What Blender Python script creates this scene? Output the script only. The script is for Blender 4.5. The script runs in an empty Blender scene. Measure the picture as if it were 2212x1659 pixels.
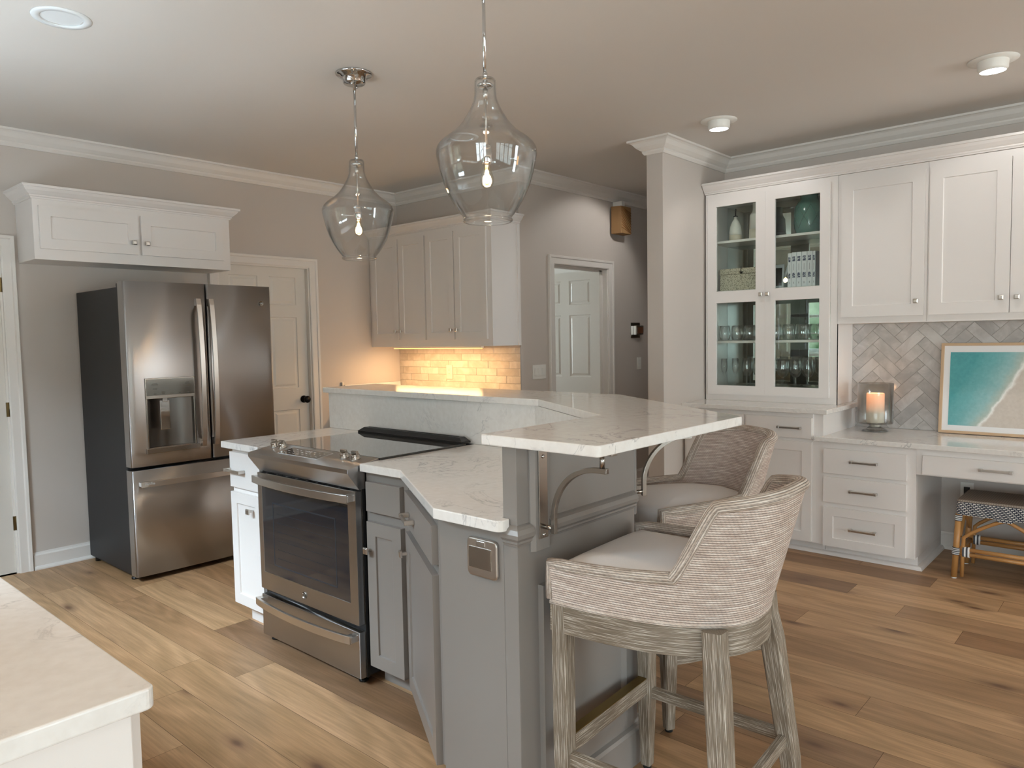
import bpy, bmesh, math, random
from mathutils import Vector, Matrix
random.seed(7)
PI = math.pi
S = bpy.context.scene
COL = S.collection

# ------------------------------------------------------------------ camera
F_PX = 1592.77
yaw, pitch, roll = math.radians(41.7021), math.radians(3.59933), math.radians(-1.04098)
fw = Vector((math.cos(yaw)*math.cos(pitch), math.sin(yaw)*math.cos(pitch), -math.sin(pitch)))
rt = Vector((math.sin(yaw), -math.cos(yaw), 0))
up = rt.cross(fw)
r2 = math.cos(roll)*rt + math.sin(roll)*up
u2 = -math.sin(roll)*rt + math.cos(roll)*up
cam_d = bpy.data.cameras.new('camera')
cam = bpy.data.objects.new('camera', cam_d)
COL.objects.link(cam)
cam_d.sensor_fit = 'HORIZONTAL'
cam_d.sensor_width = 36.0
cam_d.lens = 36.0*F_PX/2212
cam_d.clip_start = 0.05
M = Matrix.Identity(4)
for i in range(3):
    M[i][0], M[i][1], M[i][2] = r2[i], u2[i], -fw[i]
M[2][3] = 1.44
cam.matrix_world = M
S.camera = cam

# ------------------------------------------------------------------ view + world
S.view_settings.view_transform = 'Standard'
S.view_settings.look = 'None'
S.view_settings.gamma = 1
S.view_settings.use_curve_mapping = False
S.view_settings.exposure = 0.34
S.cycles.use_denoising = True
S.cycles.max_bounces = 10
S.cycles.diffuse_bounces = 6
S.cycles.glossy_bounces = 5
S.cycles.transparent_max_bounces = 24
S.cycles.sample_clamp_indirect = 6.0
S.cycles.caustics_reflective = False
S.cycles.caustics_refractive = False

SKY_STRENGTH = 3.2
W = bpy.data.worlds.new('World')
S.world = W
W.use_nodes = True
nt = W.node_tree
nt.nodes.clear()
wo = nt.nodes.new('ShaderNodeOutputWorld')
bg = nt.nodes.new('ShaderNodeBackground')
tc = nt.nodes.new('ShaderNodeTexCoord')
sep = nt.nodes.new('ShaderNodeSeparateXYZ')
nz = nt.nodes.new('ShaderNodeTexNoise'); nz.inputs['Scale'].default_value = 14; nz.inputs['Detail'].default_value = 6
rp = nt.nodes.new('ShaderNodeValToRGB')
rp.color_ramp.elements[0].position = .38; rp.color_ramp.elements[0].color = (.04, .075, .04, 1)
rp.color_ramp.elements[1].position = .66; rp.color_ramp.elements[1].color = (.52, .58, .50, 1)
add = nt.nodes.new('ShaderNodeMath'); add.operation = 'MULTIPLY_ADD'; add.inputs[1].default_value = .35
gr = nt.nodes.new('ShaderNodeMapRange'); gr.inputs['From Min'].default_value = .30; gr.inputs['From Max'].default_value = .42
mx = nt.nodes.new('ShaderNodeMix'); mx.data_type = 'RGBA'
mx.inputs[7].default_value = (.80, .91, 1.0, 1)
bg.inputs['Strength'].default_value = SKY_STRENGTH
nt.links.new(tc.outputs['Generated'], nz.inputs['Vector'])
nt.links.new(tc.outputs['Generated'], sep.inputs[0])
nt.links.new(nz.outputs['Fac'], add.inputs[0])
nt.links.new(sep.outputs['Z'], add.inputs[2])
nt.links.new(add.outputs[0], gr.inputs['Value'])
nt.links.new(nz.outputs['Fac'], rp.inputs[0])
nt.links.new(rp.outputs[0], mx.inputs[6])
nt.links.new(gr.outputs[0], mx.inputs[0])
nt.links.new(mx.outputs[2], bg.inputs['Color'])
nt.links.new(bg.outputs[0], wo.inputs[0])


def lamp(name, kind, loc, power, color, aim=None, **kw):
    d = bpy.data.lights.new(name, kind)
    d.energy = power; d.color = color
    for k, v in kw.items():
        setattr(d, k, v)
    o = bpy.data.objects.new(name, d)
    COL.objects.link(o)
    o.location = loc
    if aim is not None:
        o.rotation_euler = (Vector(aim)-Vector(loc)).to_track_quat('-Z', 'Y').to_euler()
    return o


DAY = (.80, .90, 1.0)
# daylight entering through the modelled window openings (windows are built below)
P_SKY, P_UPFILL, P_REAR, P_SIDE = 900, 190, 75, 210
lamp('sky_over_sink_window', 'AREA', (-1.75, 3.2, 3.5), P_SKY, (.70, .84, 1.0), (1.2, 2.9, .2), shape='RECTANGLE', size=3.2, size_y=1.2)
lamp('upward_fill_below_sink_window', 'AREA', (-1.5, 3.2, .35), P_UPFILL, (.70, .84, 1.0), (.6, 3.2, 2.4), shape='RECTANGLE', size=2.6, size_y=1.2)  # unseen upward fill outside the sink window, added to brighten the left ceiling
lamp('daylight_rear_windows', 'AREA', (1.2, -4.2, 1.42), P_REAR, DAY, (1.2, 0, 1.35), shape='RECTANGLE', size=4.2, size_y=1.8)
lamp('added_rear_opening_light', 'AREA', (4.7, -4.2, 1.1), 75, DAY, (4.0, 0, 1.1), shape='RECTANGLE', size=.8, size_y=1.9)  # lamp at an added rear opening, for a bright streak on the refrigerator
lamp('daylight_side_windows', 'AREA', (-3.4, -1.45, 1.42), P_SIDE, DAY, (0, -1.45, 1.3), shape='RECTANGLE', size=3.1, size_y=1.8)
lamp('daylight_bathroom', 'AREA', (5.1, 6.5, 1.7), 40, (.85, .94, 1.0), (5.1, 5, 1.7), shape='RECTANGLE', size=.9, size_y=.9)


# ------------------------------------------------------------------ materials
def srgb(h):
    c = [int(h[i:i+2], 16)/255 for i in (0, 2, 4)]
    return tuple(x/12.92 if x <= .04045 else ((x+.055)/1.055)**2.4 for x in c)+(1,)


def newmat(name):
    m = bpy.data.materials.new(name); m.use_nodes = True
    n = m.node_tree.nodes; n.clear()
    o = n.new('ShaderNodeOutputMaterial'); p = n.new('ShaderNodeBsdfPrincipled')
    m.node_tree.links.new(p.outputs[0], o.inputs[0])
    return m, m.node_tree, p


def N(nt, t, **kw):
    n = nt.nodes.new('ShaderNode'+t)
    for k, v in kw.items():
        if k[0] == '_':
            n.inputs[k[1:].replace('_', ' ')].default_value = v
        else:
            setattr(n, k, v)
    return n


def pm(name, hexc, rough=.5, metal=0, aniso=0, emit=0, ior=1.5, coat=0, bump=0, bscale=80, spec=None, emitc=None):
    m, t, p = newmat(name)
    p.inputs['Base Color'].default_value = srgb(hexc)
    p.inputs['Roughness'].default_value = rough
    p.inputs['Metallic'].default_value = metal
    p.inputs['IOR'].default_value = ior
    p.inputs['Coat Weight'].default_value = coat
    if spec is not None: p.inputs['Specular IOR Level'].default_value = spec
    if aniso:
        p.inputs['Anisotropic'].default_value = aniso; p.inputs['Anisotropic Rotation'].default_value = .25
        tg = N(t, 'Tangent', direction_type='RADIAL', axis='Z')
        t.links.new(tg.outputs[0], p.inputs['Tangent'])
    if emit:
        p.inputs['Emission Color'].default_value = srgb(emitc or hexc)
        p.inputs['Emission Strength'].default_value = emit
    if bump:
        c = N(t, 'TexCoord'); z = N(t, 'TexNoise', _Scale=bscale, _Detail=3.0)
        b = N(t, 'Bump', _Strength=bump, _Distance=.002)
        t.links.new(c.outputs['Object'], z.inputs['Vector']); t.links.new(z.outputs['Fac'], b.inputs['Height'])
        t.links.new(b.outputs[0], p.inputs['Normal'])
    return m


def ramp(t, pos):
    r = N(t, 'ValToRGB')
    e = r.color_ramp.elements
    while len(e) < len(pos): e.new(.5)
    for k, (x, c) in enumerate(pos):
        e[k].position = x; e[k].color = srgb(c) if isinstance(c, str) else (c, c, c, 1)
    return r


def glassmat(name, tint=(1, 1, 1), refl=1.0, rough=0.0, edge=0.0, power=4.0):
    """thin clear glass: see-through, mirror-like towards grazing angles, rims slightly darker like real thick glass"""
    m = bpy.data.materials.new(name); m.use_nodes = True
    t = m.node_tree; t.nodes.clear()
    o = N(t, 'OutputMaterial'); tr = N(t, 'BsdfTransparent'); gl = N(t, 'BsdfGlossy', _Roughness=rough)
    lw = N(t, 'LayerWeight', _Blend=.5); mxs = N(t, 'MixShader')
    tr.inputs[0].default_value = (*tint, 1)
    pw = N(t, 'Math', operation='POWER'); pw.inputs[1].default_value = power
    mul = N(t, 'Math', operation='MULTIPLY_ADD'); mul.inputs[1].default_value = .75*refl; mul.inputs[2].default_value = .035*refl; mul.use_clamp = True
    t.links.new(lw.outputs['Facing'], pw.inputs[0]); t.links.new(pw.outputs[0], mul.inputs[0]); t.links.new(mul.outputs[0], mxs.inputs[0])
    if edge:
        mc = N(t, 'Mix', data_type='RGBA'); mc.inputs[6].default_value = (*tint, 1)
        e = 1-edge; mc.inputs[7].default_value = (tint[0]*e, tint[1]*e, tint[2]*e, 1)
        t.links.new(pw.outputs[0], mc.inputs[0]); t.links.new(mc.outputs[2], tr.inputs[0])
    t.links.new(tr.outputs[0], mxs.inputs[1]); t.links.new(gl.outputs[0], mxs.inputs[2])
    t.links.new(mxs.outputs[0], o.inputs[0])
    return m


def quartz():
    m, t, p = newmat('white_quartz')
    c = N(t, 'TexCoord')
    n1 = N(t, 'TexNoise', _Scale=3.0, _Detail=8.0, _Roughness=.62, _Distortion=1.3)
    a = N(t, 'Math', operation='SUBTRACT'); a.inputs[1].default_value = .5
    b = N(t, 'Math', operation='ABSOLUTE')
    r1 = ramp(t, [(0, 1.0), (.006, .45), (.016, 0.0)])
    n2 = N(t, 'TexNoise', _Scale=2.2, _Detail=3.0)
    r2_ = ramp(t, [(.46, 0.0), (.66, 1.0)])
    n3 = N(t, 'TexNoise', _Scale=45.0, _Detail=4.0)
    r3 = ramp(t, [(.35, 'E2DED9'), (.7, 'E8E5E1')])
    mu = N(t, 'Math', operation='MULTIPLY'); mu2 = N(t, 'Math', operation='MULTIPLY'); mu2.inputs[1].default_value = .75
    mc = N(t, 'Mix', data_type='RGBA'); mc.inputs[7].default_value = srgb('8F8E8F')
    for n in (n1, n2, n3): t.links.new(c.outputs['Object'], n.inputs['Vector'])
    t.links.new(n1.outputs['Fac'], a.inputs[0]); t.links.new(a.outputs[0], b.inputs[0]); t.links.new(b.outputs[0], r1.inputs[0])
    t.links.new(n2.outputs['Fac'], r2_.inputs[0]); t.links.new(r1.outputs[0], mu.inputs[0]); t.links.new(r2_.outputs[0], mu.inputs[1])
    t.links.new(mu.outputs[0], mu2.inputs[0]); t.links.new(mu2.outputs[0], mc.inputs[0])
    t.links.new(n3.outputs['Fac'], r3.inputs[0]); t.links.new(r3.outputs[0], mc.inputs[6])
    t.links.new(mc.outputs[2], p.inputs['Base Color'])
    p.inputs['Roughness'].default_value = .09
    return m


def oak_floor():
    m, t, p = newmat('oak_floor')
    c = N(t, 'TexCoord'); g = N(t, 'NewGeometry')
    off = N(t, 'Math', operation='MULTIPLY'); off.inputs[1].default_value = 37.0
    cmb = N(t, 'CombineXYZ'); vadd = N(t, 'VectorMath', operation='ADD')
    t.links.new(g.outputs['Random Per Island'], off.inputs[0])
    t.links.new(off.outputs[0], cmb.inputs[0]); t.links.new(off.outputs[0], cmb.inputs[1])
    t.links.new(c.outputs['Object'], vadd.inputs[0]); t.links.new(cmb.outputs[0], vadd.inputs[1])
    def mp(sx, sy):
        k = N(t, 'Mapping'); k.inputs['Scale'].default_value = (sx, sy, 1)
        t.links.new(vadd.outputs[0], k.inputs['Vector']); return k
    # large swirls -> cathedral grain
    sw = N(t, 'TexNoise', _Scale=1.0, _Detail=2.0, _Roughness=.45); t.links.new(mp(3.4, .5).outputs[0], sw.inputs['Vector'])
    rings = N(t, 'Math', operation='MULTIPLY'); rings.inputs[1].default_value = 75.0
    sn = N(t, 'Math', operation='SINE')
    t.links.new(sw.outputs['Fac'], rings.inputs[0]); t.links.new(rings.outputs[0], sn.inputs[0])
    fine = N(t, 'TexNoise', _Scale=1.0, _Detail=6.0, _Roughness=.7); t.links.new(mp(105, 3.6).outputs[0], fine.inputs['Vector'])
    broad = N(t, 'TexNoise', _Scale=1.0, _Detail=3.0); t.links.new(mp(9, .9).outputs[0], broad.inputs['Vector'])
    # plank tone
    tone = ramp(t, [(0, '8A6A4F'), (.2, 'BE9870'), (.4, 'A17B58'), (.6, 'C8A27B'), (.8, 'AC8763'), (1, '936F50')])
    t.links.new(g.outputs['Random Per Island'], tone.inputs[0])
    def mul(src, col, f0, f1, lo, hi, k):
        mr = N(t, 'MapRange'); mr.inputs['From Min'].default_value = f0; mr.inputs['From Max'].default_value = f1
        mr.inputs['To Min'].default_value = lo; mr.inputs['To Max'].default_value = hi
        t.links.new(src, mr.inputs['Value'])
        v = N(t, 'VectorMath', operation='MULTIPLY')
        cb = N(t, 'CombineXYZ')
        w = N(t, 'Math', operation='POWER'); w.inputs[1].default_value = 1.0
        b2 = N(t, 'Math', operation='POWER'); b2.inputs[1].default_value = k
        t.links.new(mr.outputs[0], cb.inputs[0]); t.links.new(mr.outputs[0], w.inputs[0]); t.links.new(w.outputs[0], cb.inputs[1])
        t.links.new(mr.outputs[0], b2.inputs[0]); t.links.new(b2.outputs[0], cb.inputs[2])
        t.links.new(col, v.inputs[0]); t.links.new(cb.outputs[0], v.inputs[1])
        return v.outputs[0]
    col = mul(sn.outputs[0], tone.outputs[0], -1, 1, .86, 1.05, 1.15)
    col = mul(fine.outputs['Fac'], col, .3, .7, .74, 1.14, 1.15)
    col = mul(broad.outputs['Fac'], col, .3, .7, .85, 1.10, 1.3)
    # knots
    vo = N(t, 'TexVoronoi', _Scale=1.0, _Randomness=1.0, voronoi_dimensions='2D'); t.links.new(mp(2.6, 1.05).outputs[0], vo.inputs['Vector'])
    wob = N(t, 'Math', operation='MULTIPLY_ADD'); wob.inputs[1].default_value = .06
    t.links.new(broad.outputs['Fac'], wob.inputs[0]); t.links.new(vo.outputs['Distance'], wob.inputs[2])
    kr = ramp(t, [(.045, .0), (.08, .5), (.15, 1.0)])
    t.links.new(wob.outputs[0], kr.inputs[0])
    mk = N(t, 'Mix', data_type='RGBA'); mk.inputs[6].default_value = srgb('6A4C36')
    t.links.new(kr.outputs[0], mk.inputs[0]); t.links.new(col, mk.inputs[7])
    t.links.new(mk.outputs[2], p.inputs['Base Color'])
    p.inputs['Roughness'].default_value = .42
    b = N(t, 'Bump', _Strength=.25, _Distance=.0012)
    t.links.new(fine.outputs['Fac'], b.inputs['Height']); t.links.new(b.outputs[0], p.inputs['Normal'])
    return m


def weathered_wood():
    m, t, p = newmat('cerused_wood')
    u = N(t, 'UVMap')
    k = N(t, 'Mapping'); k.inputs['Scale'].default_value = (9, 620, 1)
    n = N(t, 'TexNoise', _Scale=1.0, _Detail=4.0, _Roughness=.55, _Distortion=.25)
    r = ramp(t, [(.34, '5F5345'), (.49, '746757'), (.56, '877A6A'), (.61, 'C6BDB0')])
    t.links.new(u.outputs[0], k.inputs['Vector']); t.links.new(k.outputs[0], n.inputs['Vector'])
    t.links.new(n.outputs['Fac'], r.inputs[0]); t.links.new(r.outputs[0], p.inputs['Base Color'])
    b = N(t, 'Bump', _Strength=.6, _Distance=.0015)
    t.links.new(n.outputs['Fac'], b.inputs['Height']); t.links.new(b.outputs[0], p.inputs['Normal'])
    p.inputs['Roughness'].default_value = .5
    return m


def rope(name, lo, mid, hi, row=.0062, tw=.0115):
    """rows of twisted cord: v across rows, u along them (both in metres)"""
    m, t, p = newmat(name)
    u = N(t, 'UVMap'); s = N(t, 'SeparateXYZ'); t.links.new(u.outputs[0], s.inputs[0])
    def mth(op, a, b=None, c=None):
        n = N(t, 'Math', operation=op)
        for i, v in enumerate((a, b, c)):
            if v is None: continue
            if isinstance(v, (int, float)): n.inputs[i].default_value = v
            else: t.links.new(v, n.inputs[i])
        return n.outputs[0]
    vr = mth('DIVIDE', s.outputs[1], row)
    fr = mth('FRACT', vr); row_id = mth('FLOOR', vr)
    prof = mth('SINE', mth('MULTIPLY', fr, PI))
    ph = mth('ADD', mth('DIVIDE', s.outputs[0], tw), mth('MULTIPLY', fr, .75))
    strand = mth('ABSOLUTE', mth('SINE', mth('MULTIPLY', mth('ADD', ph, mth('MULTIPLY', row_id, .37)), PI)))
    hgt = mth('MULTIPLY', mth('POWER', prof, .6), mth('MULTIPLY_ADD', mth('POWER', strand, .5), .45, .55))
    cb = N(t, 'CombineXYZ'); t.links.new(mth('MULTIPLY', s.outputs[0], 11.0), cb.inputs[0]); t.links.new(mth('MULTIPLY', row_id, .83), cb.inputs[1])
    n = N(t, 'TexNoise', _Scale=1.0, _Detail=3.0, _Roughness=.7); t.links.new(cb.outputs[0], n.inputs['Vector'])
    r = ramp(t, [(.32, lo), (.5, mid), (.66, hi)]); t.links.new(n.outputs['Fac'], r.inputs[0])
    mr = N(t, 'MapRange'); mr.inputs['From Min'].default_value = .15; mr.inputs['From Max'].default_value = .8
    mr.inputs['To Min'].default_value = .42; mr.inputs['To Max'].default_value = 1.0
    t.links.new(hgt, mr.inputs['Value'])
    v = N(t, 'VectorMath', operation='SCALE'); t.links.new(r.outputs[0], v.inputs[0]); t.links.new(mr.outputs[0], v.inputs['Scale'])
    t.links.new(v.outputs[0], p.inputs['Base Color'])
    b = N(t, 'Bump', _Strength=.9, _Distance=.0025); t.links.new(hgt, b.inputs['Height']); t.links.new(b.outputs[0], p.inputs['Normal'])
    p.inputs['Roughness'].default_value = .8
    return m


def tile_mat(name, c0, c1, c2, rough=.12, bumps=.5):
    m, t, p = newmat(name)
    c = N(t, 'TexCoord'); g = N(t, 'NewGeometry')
    n = N(t, 'TexNoise', _Scale=9.0, _Detail=5.0, _Roughness=.6, _Distortion=.6)
    off = N(t, 'VectorMath', operation='MULTIPLY_ADD'); off.inputs[1].default_value = (9, 5, 7)
    t.links.new(g.outputs['Random Per Island'], off.inputs[0]); t.links.new(c.outputs['Object'], off.inputs[2])
    t.links.new(off.outputs[0], n.inputs['Vector'])
    a = N(t, 'Math', operation='MULTIPLY_ADD'); a.inputs[1].default_value = .22
    a2 = N(t, 'Math', operation='SUBTRACT'); a2.inputs[1].default_value = .11
    t.links.new(g.outputs['Random Per Island'], a.inputs[0]); t.links.new(n.outputs['Fac'], a.inputs[2]); t.links.new(a.outputs[0], a2.inputs[0])
    r = ramp(t, [(.34, c0), (.5, c1), (.68, c2)]); t.links.new(a2.outputs[0], r.inputs[0])
    t.links.new(r.outputs[0], p.inputs['Base Color'])
    n2 = N(t, 'TexNoise', _Scale=16.0, _Detail=2.0); t.links.new(off.outputs[0], n2.inputs['Vector'])
    b = N(t, 'Bump', _Strength=bumps, _Distance=.004); t.links.new(n2.outputs['Fac'], b.inputs['Height']); t.links.new(b.outputs[0], p.inputs['Normal'])
    p.inputs['Roughness'].default_value = rough
    return m


def weave_mat(name, c0, c1, su, sv):
    """brick-like basket weave on object x/z style UV"""
    m, t, p = newmat(name)
    u = N(t, 'UVMap')
    k = N(t, 'TexBrick', offset=.5); k.inputs['Scale'].default_value = 1.0
    k.inputs['Color1'].default_value = srgb(c0); k.inputs['Color2'].default_value = srgb(c0); k.inputs['Mortar'].default_value = srgb(c1)
    k.inputs['Brick Width'].default_value = su; k.inputs['Row Height'].default_value = sv
    k.inputs['Mortar Size'].default_value = sv*.30; k.inputs['Mortar Smooth'].default_value = .1
    t.links.new(u.outputs[0], k.inputs['Vector']); t.links.new(k.outputs['Color'], p.inputs['Base Color'])
    b = N(t, 'Bump', _Strength=.6, _Distance=.002); b.invert = True
    t.links.new(k.outputs['Fac'], b.inputs['Height']); t.links.new(b.outputs[0], p.inputs['Normal'])
    p.inputs['Roughness'].default_value = .55
    return m


def beach_art():
    m, t, p = newmat('beach_print')
    c = N(t, 'TexCoord'); s = N(t, 'SeparateXYZ')
    n = N(t, 'TexNoise', _Scale=5.0, _Detail=6.0, _Roughness=.6)
    t.links.new(c.outputs['Object'], n.inputs['Vector']); t.links.new(c.outputs['Object'], s.inputs[0])
    # diagonal shore line: water left, sand right
    a = N(t, 'Math', operation='MULTIPLY_ADD'); a.inputs[1].default_value = -.55
    b = N(t, 'Math', operation='MULTIPLY_ADD'); b.inputs[1].default_value = .12
    t.links.new(s.outputs['Z'], a.inputs[0]); t.links.new(s.outputs['X'], a.inputs[2])
    t.links.new(n.outputs['Fac'], b.inputs[0]); t.links.new(a.outputs[0], b.inputs[2])
    r = ramp(t, [(.0, '56A4A8'), (.10, '72B3B6'), (.19, '95C0C1'), (.245, 'B5C3BA'), (.262, 'F2F2EE'), (.280, 'CFC6BC'), (.8, 'C9BEB3')])
    t.links.new(b.outputs[0], r.inputs[0])
    n2 = N(t, 'TexNoise', _Scale=60.0, _Detail=3.0); t.links.new(c.outputs['Object'], n2.inputs['Vector'])
    v = N(t, 'Mix', data_type='RGBA', blend_type='SOFT_LIGHT'); v.inputs[0].default_value = .25
    t.links.new(r.outputs[0], v.inputs[6]); t.links.new(n2.outputs['Fac'], v.inputs[7])
    t.links.new(v.outputs[2], p.inputs['Base Color'])
    p.inputs['Roughness'].default_value = .06
    return m


def speck(name, base, dot, scale, th, rough=.7):
    m, t, p = newmat(name)
    c = N(t, 'TexCoord'); v = N(t, 'TexVoronoi', _Scale=scale)
    r = ramp(t, [(th, dot), (th+.08, base)])
    t.links.new(c.outputs['Object'], v.inputs['Vector']); t.links.new(v.outputs['Distance'], r.inputs[0])
    t.links.new(r.outputs[0], p.inputs['Base Color']); p.inputs['Roughness'].default_value = rough
    return m


MT = dict(
    wall=pm('wall_paint', 'C8BFB7', .65, bump=.05, bscale=300),
    ceil=pm('ceiling_paint', 'D6D1CB', .8),
    trim=pm('trim_paint', 'E3DED8', .35),
    door=pm('door_paint', 'DDD8D0', .35),
    white=pm('white_cabinet_paint', 'E5E0DC', .32),
    gray=pm('gray_cabinet_paint', '86807B', .33),
    quartz=quartz(), floor=oak_floor(), wood=weathered_wood(),
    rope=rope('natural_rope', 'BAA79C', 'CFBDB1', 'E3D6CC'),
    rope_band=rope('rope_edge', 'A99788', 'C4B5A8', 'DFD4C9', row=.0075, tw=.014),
    steel=pm('stainless_steel', 'BDBBBA', .33, 1, aniso=.95),
    steelp=pm('stainless_plain', 'A8A29B', .25, 1),
    nickel=pm('brushed_nickel', 'CFCAC4', .3, 1),
    chrome=pm('polished_chrome', 'D0D0D0', .06, 1),
    dsteel=pm('dark_stainless', '716D69', .3, 1, aniso=.7),
    case=pm('dark_gray_enamel', '1F2023', .5, bump=.2, bscale=500),
    black=pm('black_plastic', '0C0C0D', .3),
    bglass=pm('black_glass', '14161A', .03, coat=1),
    oglass=pm('oven_glass', '22262C', .05, coat=1),
    bronze=pm('black_bronze', '14110F', .35, .6),
    brass=pm('antique_brass', '8A7340', .35, 1),
    oldbrass=pm('hinge_brass', '6B5A3C', .35, 1),
    grout=pm('grout', 'A59F97', .9),
    sub=tile_mat('glazed_subway_tile', 'BDB2A5', 'C9BFB3', 'D6CDC2', .15, .22),
    herr=tile_mat('glazed_herringbone_tile', 'ABA8A5', 'B9B6B3', 'CAC8C5', .14, .3),
    glass=glassmat('clear_glass', (.985, .99, .99), 1.25, edge=.35, power=3.2), bulbglass=glassmat('bulb_glass', (1, .97, .9), 1.0, edge=.1),
    pane=glassmat('cabinet_glass', (.93, .96, .94), .8),
    stem=glassmat('drinking_glass', (1, 1, 1), 1.3, edge=.12, power=2.6),
    smoke=glassmat('hurricane_glass', (.94, .945, .935), 1.5, rough=.18, edge=.3, power=2.0),
    mirror=pm('mirror', 'C9D0CB', .01, 1),
    fabric=pm('ivory_linen', 'EDE9E7', .9, bump=.5, bscale=900),
    ceramic=pm('white_ceramic', 'E4E1DA', .15),
    bisque=pm('cream_bisque', 'CDC3B0', .5),
    matte=pm('matte_white_ceramic', 'D6D2CB', .55),
    teal=pm('teal_glaze', '4F7268', .15),
    basket=speck('basket_weave', 'C9C0AC', '5F574A', 150, .33),
    paper=pm('white_paper', 'E4E4E8', .5), ink=speck('spine_pattern', '4A5068', 'DCDDE4', 170, .36, .5),
    grayp=pm('gray_print', '9A9A9E', .5), darkp=pm('dark_photo', '2A2826', .1),
    marble=pm('marble_gray', 'BFC2C4', .3),
    oakf=pm('light_wood_frame', 'C6A785', .5), mat=pm('white_mat', 'E9E8E8', .6), art=beach_art(),
    wax=None, rattan=pm('honey_rattan', 'B5854F', .35, bump=.3, bscale=60),
    weave=weave_mat('navy_and_white_weave', 'E9E6E0', '2C3140', .019, .0098),
    seatw=weave_mat('taupe_seat_weave', 'B3A699', '8B7F74', .012, .012),
    strap=pm('gray_strap', '43474F', .5), whitep=pm('white_plastic', 'E8E6E0', .35), almond=pm('almond_plastic', 'DCD3BF', .35),
    amber=pm('wood_speaker_cloth', '957148', .7), bulb=pm('bulb_glow', 'FFC27A', .5, emit=120, emitc='FFB469'),
    led=pm('led_lens', 'FFFFFF', .4, emit=14, emitc='F4F6FF'), baffle=pm('white_baffle', 'E8ECEE', .3),
    flame=pm('wax_glow', 'F4C9A0', .6, emit=.75, emitc='FFA068'),
    under=pm('warm_led_strip', 'FFC080', .5, emit=3, emitc='FFB060'),
    rubber=pm('black_rubber', '101010', .7), vinyl=pm('white_vinyl', 'ECEEEE', .4), sash=pm('sash_paint', 'EDEEEC', .4),
    winglass=glassmat('window_glass', (.97, .99, .98), .8), label=pm('gray_lettering', '55524E', .5), lit=pm('white_lettering', 'D8D8D8', .5),
)
_m, _t, _p = newmat('candle_wax')
_p.inputs['Base Color'].default_value = srgb('E8DCC8'); _p.inputs['Roughness'].default_value = .5
_c = N(_t, 'TexCoord'); _s = N(_t, 'SeparateXYZ'); _r = N(_t, 'MapRange')      # flickering LED inside the wax: glow fades downwards
_r.inputs['From Min'].default_value = .06; _r.inputs['From Max'].default_value = .185; _r.inputs['To Max'].default_value = .95
_t.links.new(_c.outputs['Object'], _s.inputs[0]); _t.links.new(_s.outputs['Z'], _r.inputs['Value']); _t.links.new(_r.outputs[0], _p.inputs['Emission Strength'])
_p.inputs['Emission Color'].default_value = srgb('FF9C62')
MT['wax'] = _m


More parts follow.
